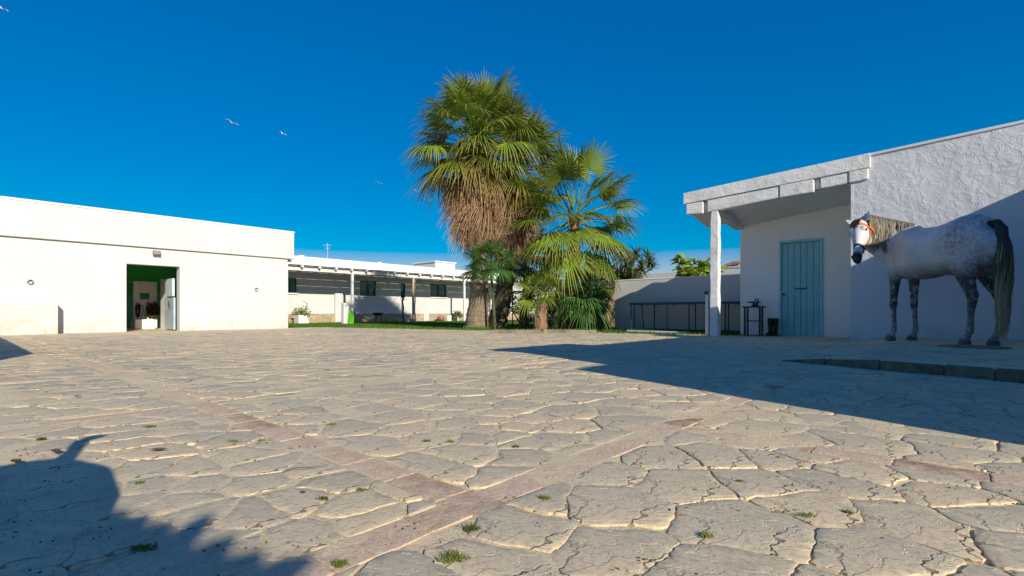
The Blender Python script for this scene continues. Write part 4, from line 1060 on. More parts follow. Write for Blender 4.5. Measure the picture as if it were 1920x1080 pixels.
# ------------------------------------------------------------------ palms
def frond_mesh(name, elev, petL, R, n=34, spread=105, droop=.55, dead=False, seed=0, mat='frond', w_pet=.022):
    """Fan leaf: petiole from the origin along +X rising at elev degrees, then a pleated fan whose segments split and hang."""
    r_ = np.random.RandomState(seed); m = MB(); tips = []
    e = math.radians(elev); n_p = 6; p = Vector((0, 0, 0)); pts = [p.copy()]; cur = e
    sag = math.radians(14 if not dead else 22)
    for i in range(n_p):
        p = p + Vector((math.cos(cur), 0, math.sin(cur))) * (petL / n_p); pts.append(p.copy()); cur -= sag / n_p * (abs(math.cos(cur)) + .15)
    m.tube(pts, [w_pet * (1.3 - .7 * i / n_p) for i in range(n_p + 1)], 4); tips += [0.15 if not dead else .8] * len(m.v)
    tilt = r_.uniform(-.25, .25)
    t = Vector((math.cos(cur), 0, math.sin(cur))); y = Vector((0, 1, 0)); nrm = y.cross(t) * -1
    if nrm.z < 0 and abs(elev) < 80: nrm = -nrm
    y = (y * math.cos(tilt) + nrm * math.sin(tilt)); nrm = t.cross(y)
    if nrm.z < 0: nrm = -nrm
    S = math.radians(spread); dth = 2 * S / n
    rows = [.04, .22, .42, .58, .74, .88, 1.0]
    for k in range(n):
        th = -S + (k + .5) * dth + r_.uniform(-.15, .15) * dth; L = R * (.66 + .34 * math.cos(th * .75)) * r_.uniform(.86, 1.08)
        d = (t * math.cos(th) + y * math.sin(th) - nrm * (.22 * abs(math.sin(th)) - .04)).normalized()
        s = (y * math.cos(th) - t * math.sin(th)).normalized()
        dr = droop * r_.uniform(.6, 1.5); tw = r_.uniform(-.06, .06)
        base = len(m.v); vs = []
        for f in rows:
            w = L * f * dth * .52 if f <= .42 else L * .42 * dth * .52 * max(0.0, (1 - f) / .58) ** .8
            q = pts[-1] + d * (L * f); hang = dr * L * max(0, f - .28) ** 2 * 1.5
            side = s * (tw * L * max(0, f - .4))
            q = q + Vector((0, 0, -hang)) - d * (hang * .25) + side
            fold = nrm * (w * .55)
            vs += [q - s * w, q - fold, q + s * w]; tips += [f, f * .9, f]
        fs = []
        for i in range(len(rows) - 1):
            a = i * 3; b = a + 3; fs += [(a, a + 1, b + 1, b), (a + 1, a + 2, b + 2, b + 1)]
        m.add(vs, fs)
    me = m.mesh(name, (0, 0, 0), False, {'tip': tips}); me.materials.append(M[mat]); return me

def frond_set(prefix, petL, R, elevs, mat='frond', n=34, dead=False, droop=.36, spread=105, w_pet=.022):
    out = {}
    for i, e in enumerate(elevs):
        out[e] = [frond_mesh('frond' if not dead else 'dead_frond', e, petL * f_, R * g_, n, spread, droop * (1.35 - .95 * (e / 90.0) if not dead else 1), dead, 100 * i + k + len(prefix) * 7, mat, w_pet) for k, (f_, g_) in enumerate(((1, 1), (.85, 1.08), (1.12, .92)))]
    return out

def trunk(parent, pts, rad, mat='trunk', seed=1, boots=0, rings=.10):
    r_ = np.random.RandomState(seed); P_ = [Vector(p) for p in pts]; n = 16; M_ = 60; out = []; rr = []
    for i in range(M_ + 1):
        t_ = i / M_ * (len(P_) - 1); k = min(int(t_), len(P_) - 2); f = t_ - k; f2 = f
        out.append(P_[k].lerp(P_[k + 1], f2)); rr.append((rad[k] * (1 - f) + rad[k + 1] * f) * (1 + .035 * ((i % 3) - 1) + .03 * r_.uniform(-1, 1)))
    m = MB(); m.tube(out, rr, n); v = m.v
    for i in range(M_ + 1):
        for k in range(n):
            q = Vector(v[i * n + k]); c = out[i]; j = 1 + .09 * (vn(np.float64(k * .9), np.float64(i * .5), seed) - .5) * 2 * .6; q = c + (q - c) * float(j); v[i * n + k] = tuple(q)
    return m.build('trunk', M[mat], parent, smooth=True)

def place_frond(parent, me, pos, az, name='frond', sc=1.0, roll=0):
    b = BASE[parent.name]; o = link(name, me, parent, loc=(pos[0] - b[0], pos[1] - b[1], pos[2] - b[2]), rot=(roll, 0, az), scale=(sc,) * 3); return o

def pxyz(px, py, Y): return ((px - 960) / F * Y, Y, EYE + (HZ - py) * Y / F)
rp = np.random.RandomState(5)

def palm_crown(parent, C, sets, bins, stem_r=.16, hz=.25, name='frond'):
    g_ = 2.39996; k = rp.randint(50)
    for (e, cnt, z0) in bins:
        for i in range(cnt):
            az = k * g_ + rp.uniform(-.15, .15); k += 1
            me = sets[e][rp.randint(3)]
            pos = (C[0] + math.cos(az) * stem_r * .7, C[1] + math.sin(az) * stem_r * .7, C[2] + z0 + rp.uniform(-.06, .06))
            place_frond(parent, me, pos, az, name, rp.uniform(.88, 1.12), rp.uniform(-.25, .25))

# tall palm with its beard of dead leaves
Y1 = 16.3; C1 = pxyz(893, 292, Y1)
palm1 = thing('fan_palm', 'tallest fan palm with broad green crown and shaggy brown skirt', 'palm tree', (pxyz(893, 600, Y1)[0], Y1, 0), 'fan palms beside the lawn')
trunk(palm1, [(pxyz(893, 0, Y1)[0], Y1, -.05), (pxyz(895, 0, Y1)[0], Y1, .35), (pxyz(899, 0, Y1)[0], Y1, 1.2), (pxyz(900, 0, Y1)[0], Y1, 2.6), (C1[0], Y1, C1[2] - .1)], [.42, .36, .30, .23, .20], 'trunk', 3)
fs1 = frond_set('a', 1.18, 1.20, (85, 65, 45, 25, 5, -15, -35), n=36)
palm_crown(palm1, C1, fs1, [(85, 5, .58), (65, 10, .52), (45, 13, .40), (25, 15, .26), (5, 14, .12), (-15, 9, .0)])
fsd = frond_set('dry', .95, 1.0, (5, -15, -35), 'frond_dry', 28, True, .6, 85)
palm_crown(palm1, C1, fsd, [(5, 3, .1), (-15, 6, .0), (-35, 7, -.1)])
dd1 = frond_set('dd', .52, .98, (-40, -60, -78), 'frond_dead', 22, True, .8, 62, .016)
def skirt(parent, C, z_top, z_bot, rads, n, sets=dd1):
    k = 0
    for i in range(n):
        t_ = (i + .5) / n; z = z_top + (z_bot - z_top) * t_; az = i * 2.39996 + rp.uniform(-.2, .2)
        e = -40 if t_ < .22 else (-60 if t_ < .6 else -78)
        if rp.rand() < .25: e = [-40, -60, -78][rp.randint(3)]
        r = .10 + rp.rand() * .16
        cx_ = C[0] + (C[2] - z) * rads; me = sets[e][rp.randint(3)]
        place_frond(parent, me, (cx_ + math.cos(az) * r, C[1] + math.sin(az) * r, z), az, 'dead_frond', rp.uniform(.8, 1.1), rp.uniform(-.5, .5))
skirt(palm1, C1, C1[2] - .25, 4.0, .02, 120)
# second palm sharing the clump, its crown merging into the first
Y2 = 17.0; C2 = pxyz(955, 330, Y2)
palm2 = thing('fan_palm', 'second fan palm leaning right of the tallest one, its brown skirt merging with it', 'palm tree', (pxyz(938, 600, Y2)[0], Y2, 0), 'fan palms beside the lawn')
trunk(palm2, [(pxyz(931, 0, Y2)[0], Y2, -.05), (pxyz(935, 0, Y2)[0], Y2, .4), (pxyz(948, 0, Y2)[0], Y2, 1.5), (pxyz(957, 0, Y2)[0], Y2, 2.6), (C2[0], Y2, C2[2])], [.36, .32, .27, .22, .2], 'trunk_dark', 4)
palm_crown(palm2, C2, fs1, [(85, 2, .5), (65, 5, .45), (45, 8, .35), (25, 9, .25), (5, 8, .12), (-15, 5, .0)])
palm_crown(palm2, C2, fsd, [(-15, 4, .0), (-35, 4, -.1)])
skirt(palm2, C2, C2[2] - .05, 3.6, -.02, 70)
# third palm, lower, open crown on long stalks
Y3 = 15.8; C3 = pxyz(1077, 412, Y3)
palm3 = thing('fan_palm', 'right hand fan palm with open airy crown on long stalks and reddish trunk', 'palm tree', (pxyz(1072, 600, Y3)[0], Y3, 0), 'fan palms beside the lawn')
trunk(palm3, [(pxyz(1068, 0, Y3)[0], Y3, -.05), (pxyz(1066, 0, Y3)[0], Y3, .5), (pxyz(1070, 0, Y3)[0], Y3, 1.3), (pxyz(1078, 0, Y3)[0], Y3, 2.3), (C3[0], Y3, C3[2] + .1)], [.40, .34, .22, .17, .15], 'trunk_red', 5)
fs3 = frond_set('ccc', 1.25, 1.28, (85, 65, 45, 25, 5, -20, -45), n=38, droop=.26, spread=112, w_pet=.02)
def aim(parent, sets, C, lst, name='frond'):
    for (e, azd, zo, sc) in lst:                       # azimuth: 0 = picture right, 90 = away, 270 = towards the lens
        az = math.radians(azd); place_frond(parent, sets[e][rp.randint(3)], (C[0] + math.cos(az) * .12, C[1] + math.sin(az) * .12, C[2] + zo), az, name, sc, rp.uniform(-.2, .2))
aim(palm3, fs3, C3, [(85, 200, .3, 1.05), (85, 20, .3, 1.0), (85, 110, .3, .95), (65, 300, .25, .95), (65, 170, .2, .95), (65, 15, .25, .8), (45, 350, .2, .95), (45, 30, .2, .85), (45, 200, .15, .9),
   (45, 100, .15, .9), (25, 340, .1, .85), (25, 10, .1, .95), (25, 180, .1, .8), (5, 0, .0, .85), (5, 330, .0, .85), (5, 195, .0, .9), (5, 250, .05, .85), (-20, 215, -.05, .95), (-20, 185, -.1, .9), (-20, 320, -.1, .9), (-20, 350, -.1, .95),
   (5, 285, .05, .75), (-20, 270, -.05, .8), (-20, 245, -.1, .9), (-45, 225, -.2, .9), (-45, 340, -.25, .9), (-45, 190, -.25, .9), (-20, 160, -.2, .9), (-20, 20, -.2, .9), (-45, 10, -.3, .85), (-45, 310, -.3, .9), (-45, 240, -.3, .95), (65, 240, .3, .9), (45, 320, .25, .9), (45, 250, .2, .9), (25, 300, .15, .85), (25, 220, .15, .85), (5, 30, .0, .9), (5, 60, 0, .9), (25, 60, .1, .9), (25, 140, .1, .9), (-20, 230, -.1, .9), (-20, 300, -.1, .9)])
# small palms of the undergrowth
def small_palm(label, px, pyb, pyh, Y, R, petL, mat, bins, tr='trunk_dark', tr_r=.14, px2=None, nn=26):
    C = pxyz(px2 or px, pyh, Y); x0 = pxyz(px, 0, Y)[0]
    t = thing('young_palm', label, 'palm tree', (x0, Y, 0), 'young palms in the undergrowth')
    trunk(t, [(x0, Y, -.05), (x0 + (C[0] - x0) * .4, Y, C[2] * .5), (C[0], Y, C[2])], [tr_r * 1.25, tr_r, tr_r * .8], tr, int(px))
    ss = frond_set('s' + mat, petL, R, sorted(set(b_[0] for b_ in bins)), mat, nn, False, .5, 100, .014)
    palm_crown(t, C, ss, bins, tr_r * .6); return t
small_palm('young dark green fan palm in front of the two tall trunks', 928, 0, 505, 15.6, .60, .50, 'frond_deep', [(65, 5, .1), (45, 6, .05), (25, 8, 0), (5, 6, -.05)], px2=920, tr_r=.045)
small_palm('stubby young palm with orange fibrous trunk between the tall palms', 1013, 0, 556, 15.2, .62, .5, 'frond', [(65, 4, .05), (45, 5, .05), (25, 6, 0), (5, 5, -.05)], tr='bark', tr_r=.19, px2=1016)
small_palm('low drooping dark palm growing at the foot of the right hand palm', 1090, 0, 566, 15.0, .72, .35, 'frond_deep', [(65, 3, .05), (45, 6, .0), (25, 6, 0), (5, 6, 0), (-20, 6, -.05)], tr_r=.2)
small_palm('pale young palm behind the undergrowth, right of the palm trunks', 1126, 0, 540, 17.5, .62, .5, 'frond', [(65, 4, .05), (45, 5, .05), (25, 6, 0), (5, 6, -.05)], tr='trunk', tr_r=.08)
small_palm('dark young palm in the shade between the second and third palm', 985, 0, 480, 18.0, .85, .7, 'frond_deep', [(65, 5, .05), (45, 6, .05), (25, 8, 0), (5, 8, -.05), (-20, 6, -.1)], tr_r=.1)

# yucca tree
def yucca_head(seed, n=70, L=.55):
    r_ = np.random.RandomState(seed); m = MB(); tips = []
    for i in range(n):
        az = i * 2.39996; el = math.asin(r_.uniform(-.55, 1)); d = Vector((math.cos(az) * math.cos(el), math.sin(az) * math.cos(el), math.sin(el))); s = d.cross(Vector((0, 0, 1))).normalized(); l = L * r_.uniform(.7, 1.1)
        vs = []; o = Vector((0, 0, r_.uniform(-.18, .1)))
        for f, w in ((0, .016), (.35, .028), (.7, .02), (1, .001)):
            q = o + d * l * f + Vector((0, 0, -.12 * l * f * f)); vs += [q - s * w, q + s * w]; tips += [f, f]
        m.add(vs, [(0, 1, 3, 2), (2, 3, 5, 4), (4, 5, 7, 6)])
    me = m.mesh('leaf_head', attr={'tip': tips}); me.materials.append(M['yucca']); return me
yh = [yucca_head(s_) for s_ in (1, 2, 3)]
Yy = 17.6
yu = thing('yucca_tree', 'many headed yucca tree rising behind the left end of the garden wall', 'tree', (pxyz(1150, 0, Yy)[0], Yy, 0))
trunk(yu, [(pxyz(1131, 0, Yy)[0], Yy, -.05), (pxyz(1137, 0, Yy)[0], Yy, .4), (pxyz(1150, 0, Yy)[0], Yy, 1.1), (pxyz(1168, 0, Yy)[0], Yy, 1.7)], [.19, .14, .11, .09], 'bark', 8)
for (px, py, sc) in ((1192, 478, 1), (1216, 484, .95), (1176, 492, 1.05), (1204, 500, .9), (1160, 515, 1.1), (1185, 516, .95), (1165, 478, .9), (1222, 497, .7), (1145, 500, 1), (1172, 535, .8)):
    q = pxyz(px, py, Yy + rp.uniform(-.5, .5)); b_ = MB(); b_.tube([(pxyz(1165, 0, Yy)[0], Yy, 1.6), q], [.06, .035], 6); b_.build('branch', M['bark'], yu)
    o = place_frond(yu, yh[rp.randint(3)], q, rp.rand() * 6, 'leaf_head', sc)

# leafy bushes
def bush(name, label, cat, c, rad, n, size, mat, group=None, nclump=9, stems=True, seed=0, stem_mat='bark'):
    r_ = np.random.RandomState(seed + n); t = thing(name, label, cat, (c[0], c[1], 0), group)
    cl = [(c[0] + r_.normal() * rad[0] * .45, c[1] + r_.normal() * rad[1] * .45, c[2] + r_.uniform(-.75, .8) * rad[2]) for _ in range(nclump)]
    m = MB(); tips = []
    for i in range(n):
        q = cl[r_.randint(nclump)]; d = r_.normal(size=3); d /= np.linalg.norm(d); rr = r_.rand() ** .4 * .42
        p = Vector((q[0] + d[0] * rad[0] * rr, q[1] + d[1] * rad[1] * rr, max(.03, q[2] + d[2] * rad[2] * rr)))
        u_ = Vector(r_.normal(size=3)); u_.z = abs(u_.z) * .5 - .2; u_.normalize(); v_ = u_.cross(Vector(r_.normal(size=3))).normalized(); s_ = size * r_.uniform(.6, 1.3)
        m.add([p, p + u_ * s_ * .45 + v_ * s_ * .24, p + u_ * s_ - Vector((0, 0, s_ * .18)), p + u_ * s_ * .45 - v_ * s_ * .24], [(0, 1, 2), (0, 2, 3)]); tips += [.1, .5, 1, .5]
    o = m.build('foliage', M[mat], t, attr={'tip': tips}); tag(o, kind='stuff')
    if stems:
        m = MB()
        for q in cl[:5]: m.tube([(c[0] + r_.uniform(-.1, .1), c[1], -.02), ((c[0] + q[0]) / 2, (c[1] + q[1]) / 2, q[2] * .5), q], [.035, .025, .012], 5)
        m.build('stems', M[stem_mat], t)
    return t
def bp(px, py, Y): return pxyz(px, py, Y)
bush('shrub', 'light green leafy shrub behind the gap between the tall palm trunks', 'shrub', bp(978, 580, 18.5), (.45, .45, .5), 800, .13, 'bush', seed=1)
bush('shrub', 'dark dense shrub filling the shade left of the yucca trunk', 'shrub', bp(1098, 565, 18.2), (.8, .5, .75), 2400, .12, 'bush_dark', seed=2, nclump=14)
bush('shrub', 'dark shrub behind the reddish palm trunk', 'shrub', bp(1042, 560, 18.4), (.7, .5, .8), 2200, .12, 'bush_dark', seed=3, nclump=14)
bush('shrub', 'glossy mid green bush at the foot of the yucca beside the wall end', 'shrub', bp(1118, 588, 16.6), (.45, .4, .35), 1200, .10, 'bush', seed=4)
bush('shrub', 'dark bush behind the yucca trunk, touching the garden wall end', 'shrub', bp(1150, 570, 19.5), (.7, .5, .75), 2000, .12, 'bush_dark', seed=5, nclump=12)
bush('shrub', 'yellow green shrub top just above the left end of garden wall', 'shrub', bp(1196, 523, 19.0), (.45, .3, .35), 700, .10, 'bush_lime', seed=6)
bush('shrub', 'small lime green bush low behind the young palm', 'shrub', bp(984, 597, 17.4), (.3, .3, .22), 500, .09, 'bush_lime', seed=7)
bush('large_leaf_tree', 'broad leaved yellow green tree top rising behind the garden wall', 'tree', bp(1302, 508, 19.0), (.62, .5, .42), 420, .36, 'bush_lime', seed=8)
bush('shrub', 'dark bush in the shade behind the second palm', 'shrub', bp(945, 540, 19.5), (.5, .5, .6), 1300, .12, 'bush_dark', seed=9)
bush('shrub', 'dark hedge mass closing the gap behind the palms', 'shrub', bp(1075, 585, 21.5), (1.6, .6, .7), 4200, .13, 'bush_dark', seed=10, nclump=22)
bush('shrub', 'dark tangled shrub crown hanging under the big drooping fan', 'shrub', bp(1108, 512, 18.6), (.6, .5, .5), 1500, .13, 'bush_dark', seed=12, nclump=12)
# trunk of a slim pale tree right of the palms
for (p0, p1, r, lab) in (((1123, 600), (1121, 548), .05, 'slim pale stem standing upright left of the leaning yucca trunk'), ((1128, 602), (1132, 556), .04, 'second slim pale stem beside the leaning yucca trunk')):
    m = MB(); a_ = pxyz(p0[0], 0, 17.2); b_ = pxyz(p1[0], p1[1], 17.2); m.tube([(a_[0], 17.2, -.03), ((a_[0] + b_[0]) / 2 + .02, 17.2, b_[2] * .5), b_], [r * 1.3, r, r * .8], 8); tag(m.build('slim_stem', M['bark'], smooth=True), lab, 'stem')
# dark thin lamp rod in the gap
x_, y_, _z = pxyz(961, 0, 19); m = MB(); m.tube([(x_, y_, 0), (x_, y_, 1.35)], .02, 6); m.tube([(x_ - .02, y_, 1.33), (x_ + .95, y_, 1.36)], .03, 6)
tag(m.build('garden_arch', M['iron']), 'thin dark metal arch seen between the palm trunks', 'arch')

# potted plants by the bungalow
def pot(px, off, w, h, label, n, sz, mat, spr, round_=False):
    a = a_on(px, BF + off); c = W(a, BF + off); t = thing('potted_plant', label, 'plant', c)
    m = MB()
    if round_: m.lathe((c[0], c[1], 0), [(w * .38, 0), (w * .5, h), (w * .46, h), (w * .42, h - .04)], 18)
    else: m.ub(a - w / 2, a + w / 2, BF + off - w / 2, BF + off + w / 2, 0, h)
    fixn(m.build('pot', M['white_paint'], t, bevel=.01))
    m = MB(); tips = []; r_ = np.random.RandomState(int(px))
    for i in range(n):
        d = Vector(r_.normal(size=3)); d.z = abs(d.z); d.normalize(); q = Vector((c[0], c[1], h)) + d * spr * r_.rand() ** .6; u_ = (d + Vector(r_.normal(size=3)) * .6).normalized(); v_ = u_.cross(Vector((0, 0, 1))).normalized(); s_ = sz * r_.uniform(.6, 1.2)
        m.add([q, q + u_ * s_ * .5 + v_ * s_ * .2, q + u_ * s_ - Vector((0, 0, .3 * s_)), q + u_ * s_ * .5 - v_ * s_ * .2], [(0, 1, 2), (0, 2, 3)]); tips += [.1, .5, 1, .5]
    o = m.build('foliage', M[mat], t, attr={'tip': tips}); tag(o, kind='stuff')
    return t, c
t_, c_ = pot(565, 1.0, .52, .42, 'white pot with a scraggy plant and bare curved branch by the stable corner', 220, .18, 'bush_lime', .45)
m = MB(); m.tube([(c_[0], c_[1], .4), (c_[0] + .25, c_[1], .75), (c_[0] + .3, c_[1], 1.0), (c_[0] + .05, c_[1], 1.12)], [.03, .025, .02, .012], 6); m.build('branch', M['bark'], t_)
pot(857, .8, .26, .26, 'small white pot with feathery green plant before the bungalow', 160, .22, 'bush', .40, True)
a_ = a_on(839, BF + .7); m = MB(); m.ub(a_ - .17, a_ + .17, BF + .55, BF + .9, 0, .38); tag(fixn(m.build('planter_box', M['white_paint'], bevel=.01)), 'plain white square planter left of the feathery potted plant', 'planter')
a_ = a_on(827, BF + .7); c_ = W(a_, BF + .7); m = MB(); m.lathe((c_[0], c_[1], 0), [(.10, 0), (.24, .16), (.25, .26), (.17, .36), (.15, .36), (.12, .30)], 16); tag(fixn(m.build('clay_jar', M['terracotta'], smooth=True)), 'brown round clay jar left of the white planter', 'jar')
a_ = a_on(541, BF + 2.2); m = MB(); q = W(a_, BF + 2.2); m.tube([(q[0], q[1], 0), (q[0] - .05, q[1], .6), (q[0] - .2, q[1], 1.1)], [.03, .022, .01], 6); tag(m.build('bare_stem', M['bark']), 'thin bare curved stem right at the stable corner', 'stem')
a_ = a_on(763, BF + .8); m = MB(); m.ub(a_ - .12, a_ + .12, BF + .7, BF + .9, 0, .22); tag(fixn(m.build('small_box', M['white_paint'], bevel=.01)), 'tiny white box on the grass below the slit window', 'box')
# weeds along the trampoline kerb
m = MB(); tips = []
for i in range(1500):
    b_ = rs.uniform(b_on(1170, 12.6), b_on(1392, 12.6)); a2 = 12.7 + rs.rand() * 1.2; x, y, _q = W(a2, b_); h_ = rs.uniform(.03, .10); w2 = .012
    m.add([(x - w2, y, -.01), (x + w2, y, -.01), (x + rs.uniform(-.04, .04), y, h_)], [(0, 1, 2)]); tips += [0, 0, .8]
o = m.build('long_grass', M['grass'], at=(0, 0, 0), attr={'tip': tips}); tag(o, 'longer grass growing under the trampoline', 'grass', kind='stuff')
m = MB(); tips = []
for (cx_, cy_, n_, s_) in [(pxyz(890 + 6 * k, 0, 15.6)[0], 15.6, 60, .14) for k in range(-2, 4)] + [(pxyz(1010 + 12 * k, 0, 14.6)[0], 14.5, 40, .10) for k in range(-1, 10)]:
    for i in range(n_):
        x = cx_ + rs.normal() * .12; y = cy_ + rs.normal() * .1; h_ = s_ * rs.uniform(.3, 1); m.add([(x - .012, y, -.01), (x + .012, y, -.01), (x + rs.uniform(-.06, .06), y + rs.uniform(-.05, .05), h_)], [(0, 1, 2)]); tips += [0, 0, .8]
o = m.build('palm_foot_grass', M['grass'], at=(0, 0, 0), attr={'tip': tips}); tag(o, 'tufts of grass at the feet of the palms', 'grass', kind='stuff')
# tree out of frame at right-back whose shade falls on the bungalow wall and lawn

# ------------------------------------------------------------------ the horse
def coat_mat():
    t = NT('dapple_grey_coat'); v = t.coord()
    sep = t.n('ShaderNodeSeparateXYZ'); t.l(v, sep.inputs[0])
    nz = t.noise(3, 4, .6, v); base = t.ramp(nz.outputs[0], [(.3, (.50, .50, .50)), (.7, (.68, .67, .66))])
    # dapples: pale rings in a darker net on the croup and thigh
    dist = t.noise(9, 3, .6, v); va = t.n('ShaderNodeVectorMath', operation='MULTIPLY_ADD'); t.l(dist.outputs['Color'], va.inputs[0]); va.inputs[1].default_value = (.13, .13, .13); t.l(v, va.inputs[2])
    vo = t.n('ShaderNodeTexVoronoi', feature='DISTANCE_TO_EDGE'); vo.inputs['Scale'].default_value = 17; t.l(va.outputs[0], vo.inputs['Vector'])
    net = t.ramp(vo.outputs['Distance'], [(.0, .8), (.25, .25), (.5, 0)])
    n2 = t.noise(26, 4, .7, v)
    mul0 = t.n('ShaderNodeMath', operation='MULTIPLY'); t.l(net, mul0.inputs[0]); t.l(t.ramp(n2.outputs[0], [(.38, .1), (.6, 1)]), mul0.inputs[1])
    # region: rear part
    rx = t.n('ShaderNodeMapRange'); t.l(sep.outputs[0], rx.inputs[0]); rx.inputs[1].default_value = -.18; rx.inputs[2].default_value = -.50; rx.inputs[3].default_value = .04; rx.inputs[4].default_value = 1
    patch = t.noise(2.4, 3, .5, v); p2 = t.ramp(patch.outputs[0], [(.35, .35), (.55, 1)])
    m1 = t.n('ShaderNodeMath', operation='MULTIPLY'); t.l(rx.outputs[0], m1.inputs[0]); t.l(p2, m1.inputs[1])
    m2 = t.n('ShaderNodeMath', operation='MULTIPLY'); t.l(m1.outputs[0], m2.inputs[0]); t.l(mul0.outputs[0], m2.inputs[1])
    c = t.mix(m2.outputs[0], base, (.05, .06, .065))
    # dark legs: from the stifle and forearm down, mottled, paler cannons
    rz = t.n('ShaderNodeMapRange'); t.l(sep.outputs[2], rz.inputs[0]); rz.inputs[1].default_value = 1.04; rz.inputs[2].default_value = .80; rz.inputs[3].default_value = 0; rz.inputs[4].default_value = 1
    rz2 = t.n('ShaderNodeMapRange'); t.l(sep.outputs[2], rz2.inputs[0]); rz2.inputs[1].default_value = .10; rz2.inputs[2].default_value = .50; rz2.inputs[3].default_value = .62; rz2.inputs[4].default_value = 1
    m3 = t.n('ShaderNodeMath', operation='MULTIPLY'); t.l(rz.outputs[0], m3.inputs[0]); t.l(rz2.outputs[0], m3.inputs[1])
    mo = t.noise(13, 5, .7, v, .4); m4 = t.n('ShaderNodeMath', operation='MULTIPLY'); t.l(m3.outputs[0], m4.inputs[0]); t.l(t.ramp(mo.outputs[0], [(.36, .45), (.50, 1.0)]), m4.inputs[1])
    c = t.mix(m4.outputs[0], c, (.045, .055, .06))
    # muzzle
    at = t.n('ShaderNodeAttribute', attribute_name='muzzle', attribute_type='GEOMETRY')
    c = t.mix(at.outputs['Fac'], c, (.045, .045, .05))
    t.col(c); t.rough(.55); t.bump(t.noise(120, 3, .6, v).outputs[0], .0015)
    return t.m
M['coat'] = coat_mat()
def hair_mat(name, root, tip_c):
    t = NT(name); at = t.n('ShaderNodeAttribute', attribute_name='tip', attribute_type='GEOMETRY'); a2 = t.n('ShaderNodeAttribute', attribute_name='lock', attribute_type='GEOMETRY')
    c = t.ramp(at.outputs['Fac'], root); c = t.mix(a2.outputs['Fac'], c, tip_c); t.col(c); t.rough(.45); return t.m
M['mane'] = hair_mat('mane_hair', [(0, (.11, .095, .07)), (.35, (.27, .225, .155)), (1, (.36, .30, .21))], (.06, .055, .045))
M['tail'] = hair_mat('tail_hair', [(0, (.04, .05, .04)), (.42, (.05, .06, .04)), (.62, (.26, .22, .12)), (1, (.60, .48, .28))], (.035, .045, .035))
M['forelock'] = hair_mat('forelock_hair', [(0, (.03, .03, .03)), (1, (.10, .085, .06))], (.02, .02, .02))
M['hoof'] = simple('hoof', (.14, .12, .10), .5, .3, 15)
M['eye'] = simple('eye', (.012, .009, .008), .12, .1, 3)
M['halter'] = simple('halter_leather', (.50, .26, .10), .5, .25, 20)
M['halter_orange'] = simple('halter_orange', (.75, .17, .05), .6, .2, 20)
M['halter_dark'] = simple('halter_dark', (.03, .03, .035), .5, .25, 20)

HS = 1.05
HX, HY = 6.165, 7.28                    # midway between the hooves
HDG = math.atan2(1.0, -.05)             # the body heads almost straight away from the lens, head bent back left
horse = thing('horse', 'dapple grey horse with long tail standing on the platform, head turned back', 'horse', (HX, HY, PLAT_Z), rotz=HDG)
horse.scale = (HS, HS, HS * 1.065)
HM = Matrix.Translation((HX, HY, PLAT_Z)) @ Matrix.Rotation(HDG, 4, 'Z') @ Matrix.Diagonal((HS, HS, HS * 1.065, 1))
HMI = HM.inverted()
def to_h(px, py, Y): return HMI @ Vector(pxyz(px, py, Y))
body = MB()
def loft(sec, n=22, mb=None, side=(0, 1, 0)):
    """sec: (centre, half width along side, half height)"""
    (mb or body).tube([s[0] for s in sec], [(s[1], s[2]) for s in sec], n, side=side)
# trunk
loft([((-.86, 0, 1.27), .06, .09), ((-.82, 0, 1.24), .17, .20), ((-.74, 0, 1.22), .235, .285), ((-.60, 0, 1.225), .275, .335), ((-.45, 0, 1.23), .285, .345), ((-.28, 0, 1.21), .27, .325), ((-.12, 0, 1.19), .275, .320),
      ((.05, 0, 1.175), .295, .335), ((.20, 0, 1.175), .29, .345), ((.36, 0, 1.20), .26, .36), ((.48, 0, 1.225), .225, .37), ((.60, 0, 1.215), .20, .33), ((.70, 0, 1.18), .17, .25), ((.78, 0, 1.15), .10, .14)], 26)
# neck bends to the horse's left and forward, then the head hangs from the poll
poll = to_h(1613, 422, 7.90); muz = to_h(1607, 488, 7.58)
NK = [Vector((.46, .0, 1.27)), Vector((.60, .07, 1.36)), Vector((.70, .19, 1.455)), Vector((.745, .34, 1.53)), Vector((.75, .47, 1.585)), poll + Vector((.035, -.10, -.055)), poll + Vector((0, -.0, -.01))]
NKR = [(.19, .34), (.165, .31), (.135, .275), (.115, .245), (.10, .215), (.085, .165), (.07, .09)]
m_ = MB()
pts_ = NK; rings = []
n = 22
for i, p in enumerate(pts_):
    t_ = (pts_[min(i + 1, len(pts_) - 1)] - pts_[max(i - 1, 0)]).normalized(); sd = t_.cross(Vector((0, 0, 1))).normalized(); up = sd.cross(t_)
    rings.append([p + sd * (math.cos(k * 2 * math.pi / n) * NKR[i][0]) + up * (math.sin(k * 2 * math.pi / n) * NKR[i][1]) for k in range(n)])
body.add([q for r in rings for q in r], [(i * n + k, i * n + (k + 1) % n, (i + 1) * n + (k + 1) % n, (i + 1) * n + k) for i in range(len(rings) - 1) for k in range(n)] + [tuple(reversed(range(n))), tuple((len(rings) - 1) * n + k for k in range(n))])
